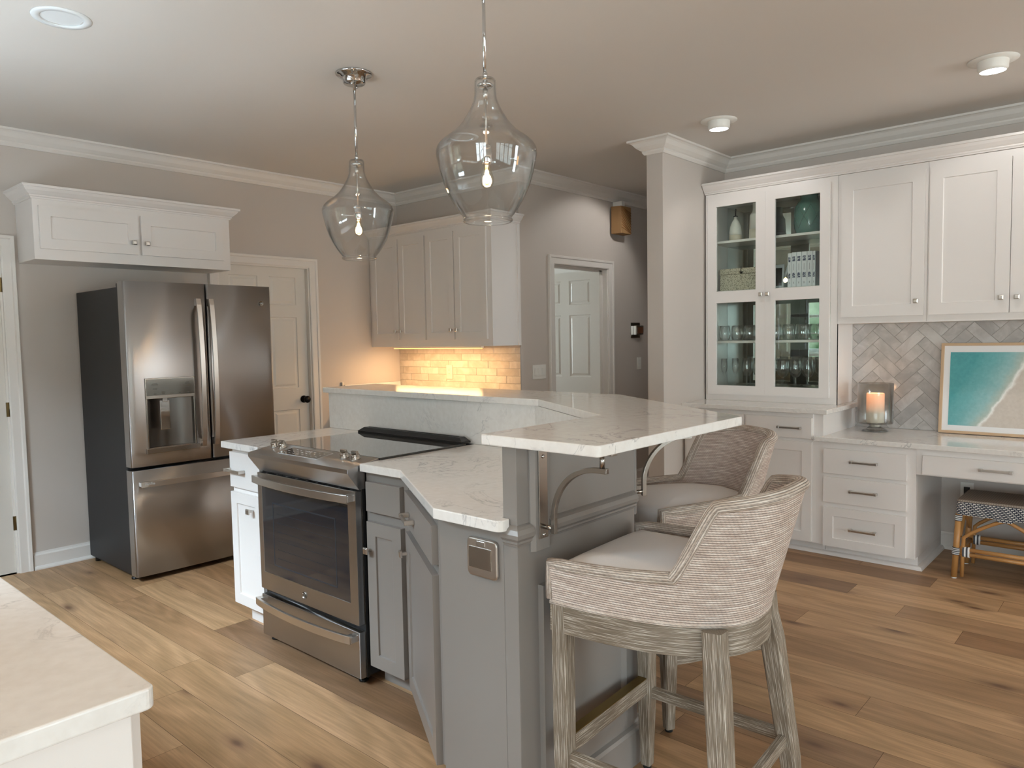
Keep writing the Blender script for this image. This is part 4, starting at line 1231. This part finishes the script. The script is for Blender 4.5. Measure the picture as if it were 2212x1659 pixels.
TUM = [(0, .001), (.024, .001), (.033, .006), (.040, .03), (.0415, .05), (.038, .085), (.033, .112), (.0318, .112), (.0365, .085), (.040, .05), (.0385, .03), (.032, .010), (0, .009)]
WIN = [(0, .001), (.034, .001), (.033, .003), (.006, .006), (.0038, .012), (.0036, .075), (.006, .082), (.024, .094), (.037, .118), (.040, .145), (.036, .185), (.031, .218), (.030, .218), (.035, .185), (.0388, .145), (.036, .119), (.023, .096), (0, .086)]
FLU = [(0, .001), (.030, .001), (.029, .003), (.005, .006), (.0035, .012), (.0035, .085), (.008, .095), (.020, .125), (.0235, .155), (.021, .215), (.0200, .215), (.0225, .155), (.019, .127), (0, .10)]
proto = {}


def glassware(kind, prof, x, y, z, label, cat, group):
    if kind not in proto:
        proto[kind] = MB().lathe(prof, 28).build(kind, MT['stem']); o = proto[kind]
    else:
        o = proto[kind].copy(); COL.objects.link(o)
    o.location = (x, y, z); tag(o, label, cat, group); return o


for r_, xx in enumerate((5.225, 5.33)):
    for k in range(7):
        yy = 2.50-k*.098-(.045 if r_ else 0)
        side = 'left' if yy > 2.16 else 'right'
        glassware('stemless_glass', TUM, xx, yy, SH[3], 'clear stemless glass in the %s row on the hutch shelf, behind the %s door' % (('front', 'back')[r_], side),
                  'glass', 'stemless glasses, %s row, %s door' % (('front', 'back')[r_], side))
for r_, xx in enumerate((5.225, 5.325)):
    for k in range(8):
        yy = 2.505-k*.090-(.04 if r_ else 0)
        side = 'left' if yy > 2.16 else 'right'
        fl = k < 2
        glassware('champagne_flute' if fl else 'wine_glass', FLU if fl else WIN, xx, yy, SH[4],
                  ('slim champagne flute at the left end of the bottom hutch shelf' if fl else 'clear stemmed wine glass, %s row, bottom hutch shelf behind the %s door' % (('front', 'back')[r_], side)),
                  'glass', 'champagne flutes' if fl else 'wine glasses, %s row, %s door' % (('front', 'back')[r_], side))

# ================================================================== wall plates and small devices
def plate(name, label, cat, loc, deg, w, h, mat='whitep'):
    r = thing(name, label, cat, loc, deg)
    MB().box(0, w, -.006, 0, 0, h).build('plate', MT[mat], r, bevel=.002)
    return r


o = plate('light_switch', 'white triple rocker switch plate left of the hall door', 'switch', (4.655, 3.9185, 1.092), 0, .170, .118)
for k in range(3): MB().box(.022+k*.046, .055+k*.046, -.0095, -.005, .026, .092).build('rocker', MT['whitep'], o, bevel=.0015)
o = plate('light_switch', 'single white switch plate at the right of the hall wall', 'switch', (6.255, 3.9185, 1.105), 0, .074, .118)
MB().box(.021, .053, -.0095, -.005, .026, .092).build('rocker', MT['whitep'], o, bevel=.0015)
o = thing('thermostat', 'small wood fronted thermostat on a steel plate in the hall', 'thermostat', (6.145, 3.9185, 1.425), 0)
MB().box(0, .165, -.005, 0, -.01, .14).build('plate', MT['steelp'], o, bevel=.002)
MB().box(.045, .175, -.04, -.005, .02, .11).build('housing', MT['nickel'], o, bevel=.003)
MB().box(.065, .158, -.043, -.040, .035, .095).build('screen', pm('wood_screen', '6B4530', .3), o, bevel=.001)
o = plate('power_outlet', 'almond duplex outlet on the warm lit subway tile', 'outlet', (4.5035, 4.786, 1.086), -90, .076, .122, 'almond')
MB().box(.021, .055, -.0085, -.005, .028, .094).build('receptacle', MT['almond'], o, bevel=.001)
for z in (.045, .077):
    MB().box(.031, .034, -.0092, -.0085, z-.004, z+.004).build('slot', MT['black'], o)
    MB().box(.042, .045, -.0092, -.0085, z-.004, z+.004).build('slot', MT['black'], o)
o = plate('power_outlet', 'white outlet low on the wall inside the desk knee space', 'outlet', (5.4725, .985, .335), -90, .074, .118)
MB().box(.020, .054, -.014, -.005, .030, .088).build('receptacle', MT['black'], o, bevel=.001)

ws = thing('wall_speaker', 'small tan slatted speaker mounted high on the hall wall', 'speaker', (5.80, 3.80, 2.385), 0)
MB().box(.06, .11, .02, .118, .255, .30).build('wall_bracket', MT['whitep'], ws, bevel=.002)
b = MB(); b.prism([(0, .10), (.02, 0), (.185, -.0), (.205, .10)], 0, .25); b.build('housing', MT['amber'], ws, bevel=.004)
b = MB()
for k in range(13):
    z0 = .03+k*.026
    a_, b_ = (.025, z0), (.18, z0-.12)
    pts = [(a_[0], -.003, min(.24, max(.01, a_[1]))), (b_[0], -.003, min(.24, max(.01, b_[1])))]
    if abs(pts[0][2]-pts[1][2]) > .02: b.tube(pts, .003, 6)
b.build('grille_slat', pm('speaker_slat', '8A5E30', .7), ws)

# ================================================================== NEAR WORKTOP (bottom left)
nw = MB().prism(roundpoly([(-.195, 1.098), (.434, 1.098), (.434, 3.95), (-.195, 3.95)], [0, .015, .01, 0]), .906, .939).build('worktop', MT['quartz'], bevel=.004, seg=3)
tag(nw, 'white quartz worktop corner nearest the camera at bottom left', 'worktop')
nc = thing('base_cabinet', 'white base cabinet under the worktop nearest the camera', 'cabinet', (.410, 1.13, 0), 90)
MB().box(0, 2.80, 0, .60, .10, .905).box(0, 2.80, .07, .60, 0, .10).build('body', MT['white'], nc, bevel=.002)
for k in range(5):
    x = .02+k*.555
    d = shaker('door', .54, .60, MT['white'], nc, (x, -.019, .12)); knob(d, .03 if k % 2 else .51, .54)
    d = shaker('drawer', .54, .15, MT['white'], nc, (x, -.019, .74), plain=True); pull(d, .27, .075)

# ================================================================== CEILING LIGHTS
WARM = (1, .93, .84); COOL = (1.0, .97, .93)


def open_can(x, y, label, lit=0):
    r = thing('recessed_light', label, 'ceiling light', (x, y, H))
    MB().lathe([(.078, 0), (.110, 0), (.108, -.004), (.080, -.006), (.078, -.003)], 48, closed=True).build('trim_ring', MT['baffle'], r)
    pr = [(.078, 0)]
    for k in range(11): pr += [(.077-k*.0016, .002+k*.0085), (.074-k*.0016, .006+k*.0085)]
    pr += [(.056, .10), (0, .10)]
    MB().lathe(pr, 48).build('ribbed_baffle', MT['baffle'], r)
    MB().lathe([(0, .098), (.04, .098), (.048, .085), (.035, .070), (0, .064)], 32).build('bulb', MT['led'] if lit else MT['whitep'], r)
    return r


open_can(*CAN[0], 'large recessed ceiling light with a ribbed white baffle')
open_can(*CAN[1], 'recessed ceiling light seen through the nearer pendant glass', 1)


def gimbal(x, y, aim, label, power, color=COOL):
    """eyeball light tilted towards aim"""
    r = thing('recessed_light', label, 'ceiling light', (x, y, H))
    MB().lathe([(.0, -.001), (.112, -.001), (.112, -.004), (.070, -.008), (.0, -.008)], 48).build('trim_ring', MT['whitep'], r)
    d = (Vector(aim)-Vector((x, y, H))).normalized()
    d = (d+Vector((0, 0, -14))).normalized()
    rot = d.to_track_quat('-Z', 'Y').to_euler()
    o = MB().lathe([(.060, .02), (.069, .0), (.067, -.040), (.060, -.052), (.057, -.052), (.057, .02)], 40, closed=True).build('eyeball', MT['whitep'], r, loc=(0, 0, -.004), rot=rot)
    MB().lathe([(0, -.050), (.0565, -.050), (.0565, -.044), (0, -.044)], 32).build('lens', MT['led'], o)
    p = Vector((x, y, H-.004))+d*.062
    lamp('spot_beam', 'SPOT', p, power, color, aim, spot_size=math.radians(104), spot_blend=.45, shadow_soft_size=.04)
    return r


gimbal(4.42, 2.155, (5.20, 2.155, 1.50), 'tilted eyeball ceiling light near the wall column', 8)
gimbal(4.435, .695, (5.20, .695, 1.50), 'tilted eyeball ceiling light above the desk, right edge of photo', 8)
gimbal(4.435, -1.0, (5.20, -1.0, 1.50), 'tilted eyeball ceiling light above the right end of the desk', 8)
gimbal(5.62, 3.18, (5.42, 3.92, 1.8), 'eyeball ceiling light hidden behind the column in the hall', 16)


def pendant(x, y, label):
    r = thing('pendant_light', label, 'pendant light', (x, y, 0))
    g0 = 1.853
    P = [(.083, -.001), (.089, .003), (.089, .009), (.084, .014), (.108, .045), (.140, .10), (.162, .160), (.176, .220), (.179, .240), (.175, .262), (.155, .285),
         (.118, .312), (.088, .342), (.066, .375), (.050, .405), (.041, .43), (.038, .452), (.0375, .48)]
    # smooth the profile (Catmull-Rom)
    Q = []
    for i in range(len(P)-1):
        p0 = P[max(0, i-1)]; p1 = P[i]; p2 = P[i+1]; p3 = P[min(len(P)-1, i+2)]
        for k in range(3):
            t = k/3
            Q.append(tuple(.5*((2*p1[c])+(-p0[c]+p2[c])*t+(2*p0[c]-5*p1[c]+4*p2[c]-p3[c])*t*t+(-p0[c]+3*p1[c]-3*p2[c]+p3[c])*t**3) for c in (0, 1)))
    Q.append(P[-1])
    Q += [(.0375, .492), (.033, .499), (.008, .502)]
    inner = [(max(.006, a-.0028), b_-.002 if b_ > .45 else b_) for a, b_ in Q[::-1]]
    MB().lathe(Q+inner, 72, (0, 0, g0), closed=True).build('glass_shade', MT['glass'], r)
    MB().lathe([(0, .470), (.024, .470), (.030, .476), (.026, .482), (.010, .486), (.010, .494), (0, .494)], 28, (0, 0, g0)).build('shade_cap', MT['chrome'], r)
    MB().tube([(0, 0, g0+.502), (0, 0, H-.06)], .0062, 14).lathe([(0, .503), (.009, .503), (.009, .52), (0, .52)], 16, (0, 0, g0)).build('stem', MT['chrome'], r)
    MB().tube([(0, 0, g0+.272), (0, 0, g0+.47)], .0040, 12).lathe([(0, .43), (.009, .43), (.009, .465), (0, .465)], 16, (0, 0, g0)).build('inner_rod', MT['nickel'], r)
    MB().lathe([(0, .205), (.017, .205), (.019, .209), (.019, .262), (.014, .270), (0, .272)], 24, (0, 0, g0)).build('socket', MT['chrome'], r)
    bu = MB().lathe([(0, .118), (.012, .121), (.021, .131), (.0245, .146), (.022, .163), (.015, .182), (.012, .204)], 28, (0, 0, g0)).build('bulb', MT['bulbglass'], r)
    MB().lathe([(0, .135), (.007, .140), (.0095, .155), (.006, .180), (0, .186)], 14, (0, 0, g0)).build('filament', MT['bulb'], r)
    MB().lathe([(0, 0), (.092, 0), (.092, -.006), (.086, -.012), (.072, -.014), (.064, -.022), (.056, -.024), (.056, -.046), (.05, -.052), (.008, -.054), (.007, -.085), (0, -.085)], 48, (0, 0, H)).build('canopy', MT['chrome'], r)
    for a in (.6, .6+PI):
        MB().lathe([(0, -.050), (.005, -.052), (.006, -.060), (0, -.064)], 10, (.035*math.cos(a), .035*math.sin(a), H)).build('canopy_screw', MT['chrome'], r)
    lamp('pendant_glow', 'POINT', (x, y, g0+.150), 2.2, (1, .78, .55), shadow_soft_size=.024)
    return r


pendant(2.329, 3.103, 'clear glass jug pendant farther over the bar, canopy visible')
pendant(1.939, 1.829, 'larger looking clear glass jug pendant nearest the camera')
for k in range(1):
    lamp('under_cabinet_beam', 'AREA', (4.255, 4.65, 1.356), 7, (1, .62, .28), (4.255, 4.65, 0), shape='RECTANGLE', size=.05, size_y=1.05)

# warm can added over the sink run, out of view, to light the near worktop
gimbal(.35, 1.5, (.30, 1.5, 0), 'added recessed ceiling light above the near worktop, out of view', 30, (1, .78, .55))


# ================================================================== BAR STOOLS
def plan(th, k, inset=0.0):
    """half outline of the tub seat: th 0 (front) .. pi (front, other side); k 0 bottom .. 1 top"""
    a = .262+.016*k-inset; D = .505+.095*k-inset; e = 2/(2.5+.6*k)
    c = math.cos(th); s_ = math.sin(th)
    return (-math.copysign(abs(c)**e, c)*a, .25-abs(s_)**e*D)


def ztop(th):
    t = min(th, PI-th); lo, hi = math.radians(36), math.radians(46)
    if t <= lo: return .815+.015*(t/lo)
    u = min(1, (t-lo)/(hi-lo)); u = u*u*(3-2*u)*.35+u*.65
    v = max(0, (t-hi)/(PI/2-hi))
    return .830+u*.194+.022*math.sin(v*PI/2)


def make_stool():
    r = thing('bar_stool', None, None)
    ZB = .702; NT = 120; ths = [PI*k/NT for k in range(NT+1)]
    kk = lambda z: max(0, (z-ZB)/.37)
    # outer and inner rope shell
    b = MB(); rows = 12; arc = [0]
    for i in range(NT):
        p, q_ = plan(ths[i], 0), plan(ths[i+1], 0); arc.append(arc[-1]+math.hypot(p[0]-q_[0], p[1]-q_[1])*1.12)
    for side in (0, 1):
        vs = []; fs = []; uv = []
        for i, th in enumerate(ths):
            zt = ztop(th); zb = ZB if side == 0 else .745
            for j in range(rows+1):
                z = zb+(zt-zb)*j/rows; x, y = plan(th, kk(z), .030*side); vs.append((x, y, z))
        for i in range(NT):
            for j in range(rows):
                a = i*(rows+1)+j; c = a+rows+1
                fs.append((a, c, c+1, a+1)); uv.append([(arc[i], vs[a][2]), (arc[i+1], vs[c][2]), (arc[i+1], vs[c+1][2]), (arc[i], vs[a+1][2])])
        b.add(vs, fs, True, uv)
    # underside closing strip
    vs = []; fs = []
    for th in ths:
        vs += [(*plan(th, 0), ZB), (*plan(th, 0, .030), ZB)]
    b.add(vs, [(2*i, 2*i+1, 2*i+3, 2*i+2) for i in range(NT)])
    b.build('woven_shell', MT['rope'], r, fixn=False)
    # wrapped edge following arms, wings and back rim
    pth = []
    for th in ths:
        zt = ztop(th); x, y = plan(th, kk(zt), .015); pth.append((x, y, zt-.004))
    x0, y0 = plan(0, 0, .015)
    front = [(x0, y0+.002, ZB+.012), (x0, y0+.002, ZB+.06), (x0, y0+.001, .812)]
    pth = front+pth[1:-1]+[(-x, y, z) for x, y, z in front[::-1]]
    sec = [(.021*math.cos(2*PI*k/14), .017*math.sin(2*PI*k/14)) for k in range(14)]
    b = MB(); P = [Vector(p) for p in pth]; n = len(P); m = len(sec); vs = []; Ls = [0]
    for i in range(1, n): Ls.append(Ls[-1]+(P[i]-P[i-1]).length)
    for i in range(n):
        t = (P[min(n-1, i+1)]-P[max(0, i-1)]).normalized()
        # thickness direction = horizontal normal of the shell
        th = PI*max(0, min(1, (i-2)/(n-5)))
        pa, pb = plan(max(0, th-.02), .3), plan(min(PI, th+.02), .3)
        hd = Vector((pb[0]-pa[0], pb[1]-pa[1], 0)).normalized(); sd = Vector((hd.y, -hd.x, 0))
        u = sd.cross(t).normalized(); sd = t.cross(u).normalized()
        for a_, c_ in sec: vs.append(P[i]+sd*a_+u*c_)
    fs = []; uv = []
    for i in range(n-1):
        for j in range(m):
            j2 = (j+1) % m; fs.append((i*m+j, i*m+j2, (i+1)*m+j2, (i+1)*m+j))
            uv.append([(Ls[i], j*.0088), (Ls[i], (j+1)*.0088), (Ls[i+1], (j+1)*.0088), (Ls[i+1], j*.0088)])
    b.add(vs, fs, True, uv); b.f += [list(range(m)), list(range((n-1)*m, n*m))]; b.uv += [None, None]; b.sm += [False, False]; b.mi += [0, 0]
    b.build('wrapped_edge', MT['rope_band'], r)
    # lower rope piping
    b = MB(); b.tube([(*plan(th, 0, .002), ZB+.003) for th in ths], .006, 8); b.build('rope_piping', MT['rope_band'], r)
    # cushion
    out = [plan(PI*k/60, .12, .034) for k in range(61)]
    fx = out[0][0]; out = out+[(-fx-.004, .250), (-fx*.9, .256), (-fx*.5, .259), (0, .260), (fx*.5, .259), (fx*.9, .256), (fx+.004, .250)]
    b = MB(); vs = []; fs = []; rings = [(1.0, .703), (1.004, .735), (1.0, .770), (.985, .790), (.95, .803), (.86, .813), (.7, .821), (.45, .828), (.2, .831)]
    for f_, z in rings:
        for x, y in out: vs.append((x*f_, y*f_-.0*(1-f_), z))
    m = len(out)
    for i in range(len(rings)-1):
        for j in range(m): fs.append((i*m+j, i*m+(j+1) % m, (i+1)*m+(j+1) % m, (i+1)*m+j))
    fs.append(tuple((len(rings)-1)*m+j for j in range(m))); fs.append(tuple(range(m)))
    b.add(vs, fs, True); b.build('seat_cushion', MT['fabric'], r)
    # seam piping on the cushion front
    # wooden apron
    b = MB(); sec = [(-.012, -.040), (.012, -.040), (.012, .036), (-.012, .036)]
    b.sweep([(*plan(th, 0, .011), .664) for th in ths], sec, smooth=False)
    b.sweep([(-.235, .236, .664), (.235, .236, .664)], sec, smooth=False)
    b.build('apron', MT['wood'], r, bevel=.002)
    sq = lambda h_: [(-h_+.006, -h_), (h_-.006, -h_), (h_, -h_+.006), (h_, h_-.006), (h_-.006, h_), (-h_+.006, h_), (-h_, h_-.006), (-h_, -h_+.006)]
    for sx in (-1, 1):
        b = MB(); pf = [(sx*.236, .222, .012), (sx*.238, .223, .25), (sx*.238, .224, .60), (sx*.238, .224, .700)]
        b.sweep(pf, sq(.0255), upv=(0, 1, 0), smooth=False, scale=[.66, .98, 1, 1]); lg_ = b.build('leg', MT['wood'], r)
        MB().lathe([(0, 0), (.014, 0), (.014, .014), (0, .014)], 14, pf[0][:2]+(0,)).build('foot_glide', MT['rubber'], lg_)
        b = MB(); pb = [(sx*.252, -.262, .012), (sx*.235, -.247, .20), (sx*.192, -.210, .56), (sx*.178, -.198, .640), (sx*.174, -.194, .699)]
        b.sweep(pb, sq(.0265), upv=(0, 1, 0), smooth=False, scale=[.66, .95, 1.08, 1, 1]); lg_ = b.build('leg', MT['wood'], r)
        MB().lathe([(0, 0), (.014, 0), (.014, .014), (0, .014)], 14, (pb[0][0], pb[0][1], 0)).build('foot_glide', MT['rubber'], lg_)
        b = MB(); b.sweep([(sx*.238, .205, .262), (sx*.233, -.235, .262)], [(-.011, -.017), (.011, -.017), (.011, .017), (-.011, .017)], smooth=False)
        b.build('stretcher', MT['wood'], r, bevel=.002)
    b = MB(); b.sweep([(-.22, .224, .288), (.22, .224, .288)], [(-.016, -.026), (.016, -.026), (.016, .026), (-.016, .026)], smooth=False)
    fr_ = b.build('footrest', MT['wood'], r, bevel=.002)
    MB().box(-.212, .212, .209, .239, .3135, .3165).build('brass_plate', MT['brass'], fr_)
    b = MB(); b.sweep([(-.22, -.238, .262), (.22, -.238, .262)], [(-.011, -.017), (.011, -.017), (.011, .017), (-.011, .017)], smooth=False)
    b.build('stretcher', MT['wood'], r, bevel=.002)
    return r


st = make_stool()
st.location = (1.838, 1.030, 0); st.rotation_euler = (0, 0, math.radians(2.8))
tag(st, 'near bar stool with woven rope back and ivory seat, closest to camera', 'bar stool', 'woven bar stools')
s2 = copy_tree(st)
s2.location = (2.618, 1.415, 0); s2.rotation_euler = (0, 0, math.radians(60))
tag(s2, 'second woven rope bar stool, behind the near one at the bar corner', 'bar stool', 'woven bar stools')

# ================================================================== RATTAN STOOL UNDER THE DESK
ra = thing('rattan_stool', 'low rattan stool with navy and white woven seat under the desk', 'stool', (4.845, .880, 0), -90)
SW, SD = .455, .335
b = MB(); z0, z1 = .376, .452; R0 = roundpoly([(-.012, -.014), (SW+.012, -.014), (SW+.012, SD+.014), (-.012, SD+.014)], [.022]*4, 5)
n = len(R0); acc = [0]
for i in range(n): acc.append(acc[-1]+math.dist(R0[i], R0[(i+1) % n]))
v = [(x, y, z0) for x, y in R0]+[(x, y, z1) for x, y in R0]
b.add(v, [(i, (i+1) % n, n+(i+1) % n, n+i) for i in range(n)], False, [[(acc[i], z0), (acc[i+1], z0), (acc[i+1], z1), (acc[i], z1)] for i in range(n)])
b.add([(x, y, z0) for x, y in R0], [tuple(range(n))], False, [[(x, y) for x, y in R0]])
# scalloped point at the middle of the front edge
b.add([(SW/2-.05, -.0145, .378), (SW/2+.05, -.0145, .378), (SW/2+.03, -.0145, .360), (SW/2-.03, -.0145, .360), (SW/2-.05, -.004, .378), (SW/2+.05, -.004, .378), (SW/2+.03, -.004, .360), (SW/2-.03, -.004, .360)],
      [(0, 1, 2, 3), (7, 6, 5, 4), (0, 3, 7, 4), (1, 5, 6, 2), (3, 2, 6, 7)], False, [[(0, 0), (.1, 0), (.08, .018), (.02, .018)]]*5)
b.build('woven_skirt', MT['weave'], ra)
b = MB(); R1 = [(SW/2+(x-SW/2)*.97, SD/2+(y-SD/2)*.96) for x, y in R0]
v = [(x, y, z1) for x, y in R0]+[(x, y, z1+.012) for x, y in R1]
b.add(v, [(i, (i+1) % n, n+(i+1) % n, n+i) for i in range(n)]+[tuple(range(n, 2*n))], False, [[(acc[i], 0), (acc[i+1], 0), (acc[i+1], .012), (acc[i], .012)] for i in range(n)]+[[(y, x) for x, y in R1]])
b.build('seat', MT['seatw'], ra)


def wrap(parent, p0, p1, r, nb):
    b = MB(); P0, P1 = Vector(p0), Vector(p1)
    for k in range(nb):
        a = P0.lerp(P1, k/nb); c = P0.lerp(P1, (k+.96)/nb)
        b.tube([a, c], r+(.0008 if k % 2 else 0), 14, mi=k % 2)
    return b.build('binding', [MT['strap'], MT['vinyl']], parent)


for sx in (0, 1):
    for sy in (0, 1):
        ox, oy = sx*SW, sy*SD; e = -1 if sx == 0 else 1
        foot = (ox+e*.016, oy+(-.006 if sy == 0 else .006), .006); top = (ox+e*(-.002), oy, .378)
        lg_ = MB().tube([foot, top], .0165, 16).build('leg', MT['rattan'], ra)
        MB().lathe([(0, 0), (.014, 0), (.014, .006), (0, .006)], 14, (foot[0], foot[1], 0)).build('foot_glide', MT['vinyl'], lg_)
        at = lambda z: tuple(Vector(foot).lerp(Vector(top), (z-.006)/.372))
        wrap(lg_, at(.138), at(.182), .0195, 9); wrap(lg_, at(.338), at(.374), .0185, 7)
for sy in (0, 1):
    y = sy*SD+(.004 if sy == 0 else -.004)
    pts = [(.022, y, .012), (.024, y, .14), (.028, y, .24)]+[(.028+(SW/2-.028)*math.sin(PI/2*k/8)**1.0*(k/8)**.2, y, .24+.126*(math.sin(PI/2*k/8))) for k in range(1, 9)]
    pts = pts+[(SW-x, yy, z) for x, yy, z in pts[::-1][1:]]
    MB().tube(pts, .0105, 12).build('arched_brace', MT['rattan'], ra)
    for z in (.172, .145):
        MB().tube([(.0, y, z), (SW, y, z)], .0125, 12).build('stretcher', MT['rattan'], ra)
    for x in (.042, SW-.042):
        b = MB()
        for k in range(4): b.add(*[[], []]) if False else b.sweep([(x-.018+k*.009, y, .1585), (x-.018+k*.009+.0086, y, .1585)], rrect(.032, .060, .014), smooth=False, mi=k % 2)
        b.build('binding', [MT['strap'], MT['vinyl']], ra)
for sx in (0, 1):
    x = sx*SW+(.004 if sx == 0 else -.004)
    pts = [(x, .03, .24)]+[(x, .03+(SD/2-.03)*math.sin(PI/2*k/8), .24+.126*math.sin(PI/2*k/8)) for k in range(1, 9)]
    pts = pts+[(xx, SD-yy, z) for xx, yy, z in pts[::-1][1:]]
    MB().tube(pts, .0105, 12).build('arched_brace', MT['rattan'], ra)
    MB().tube([(x, 0, .158), (x, SD, .158)], .0125, 12).build('stretcher', MT['rattan'], ra)


# floor lamp added behind the camera for a warm streak in the refrigerator doors
fl = thing('added_floor_lamp', 'added warm floor lamp behind the camera, for the streak in the refrigerator door', 'lamp', (4.25, -2.0, 0))
MB().lathe([(0, 0), (.14, 0), (.14, .015), (.02, .025), (0, .025)], 32).build('base', MT['bronze'], fl)
MB().tube([(0, 0, .02), (0, 0, 1.42)], .011, 12).build('pole', MT['bronze'], fl)
MB().lathe([(.16, 1.30), (.12, 1.62), (.117, 1.62), (.157, 1.30)], 32, closed=True).build('lamp_shade', pm('lamp_shade_linen', 'F0DDBB', .8, emit=9, emitc='FFC27E'), fl)
MB().lathe([(0, 1.40), (.025, 1.42), (.03, 1.46), (.02, 1.50), (0, 1.52)], 16).build('bulb', MT['bulb'], fl)
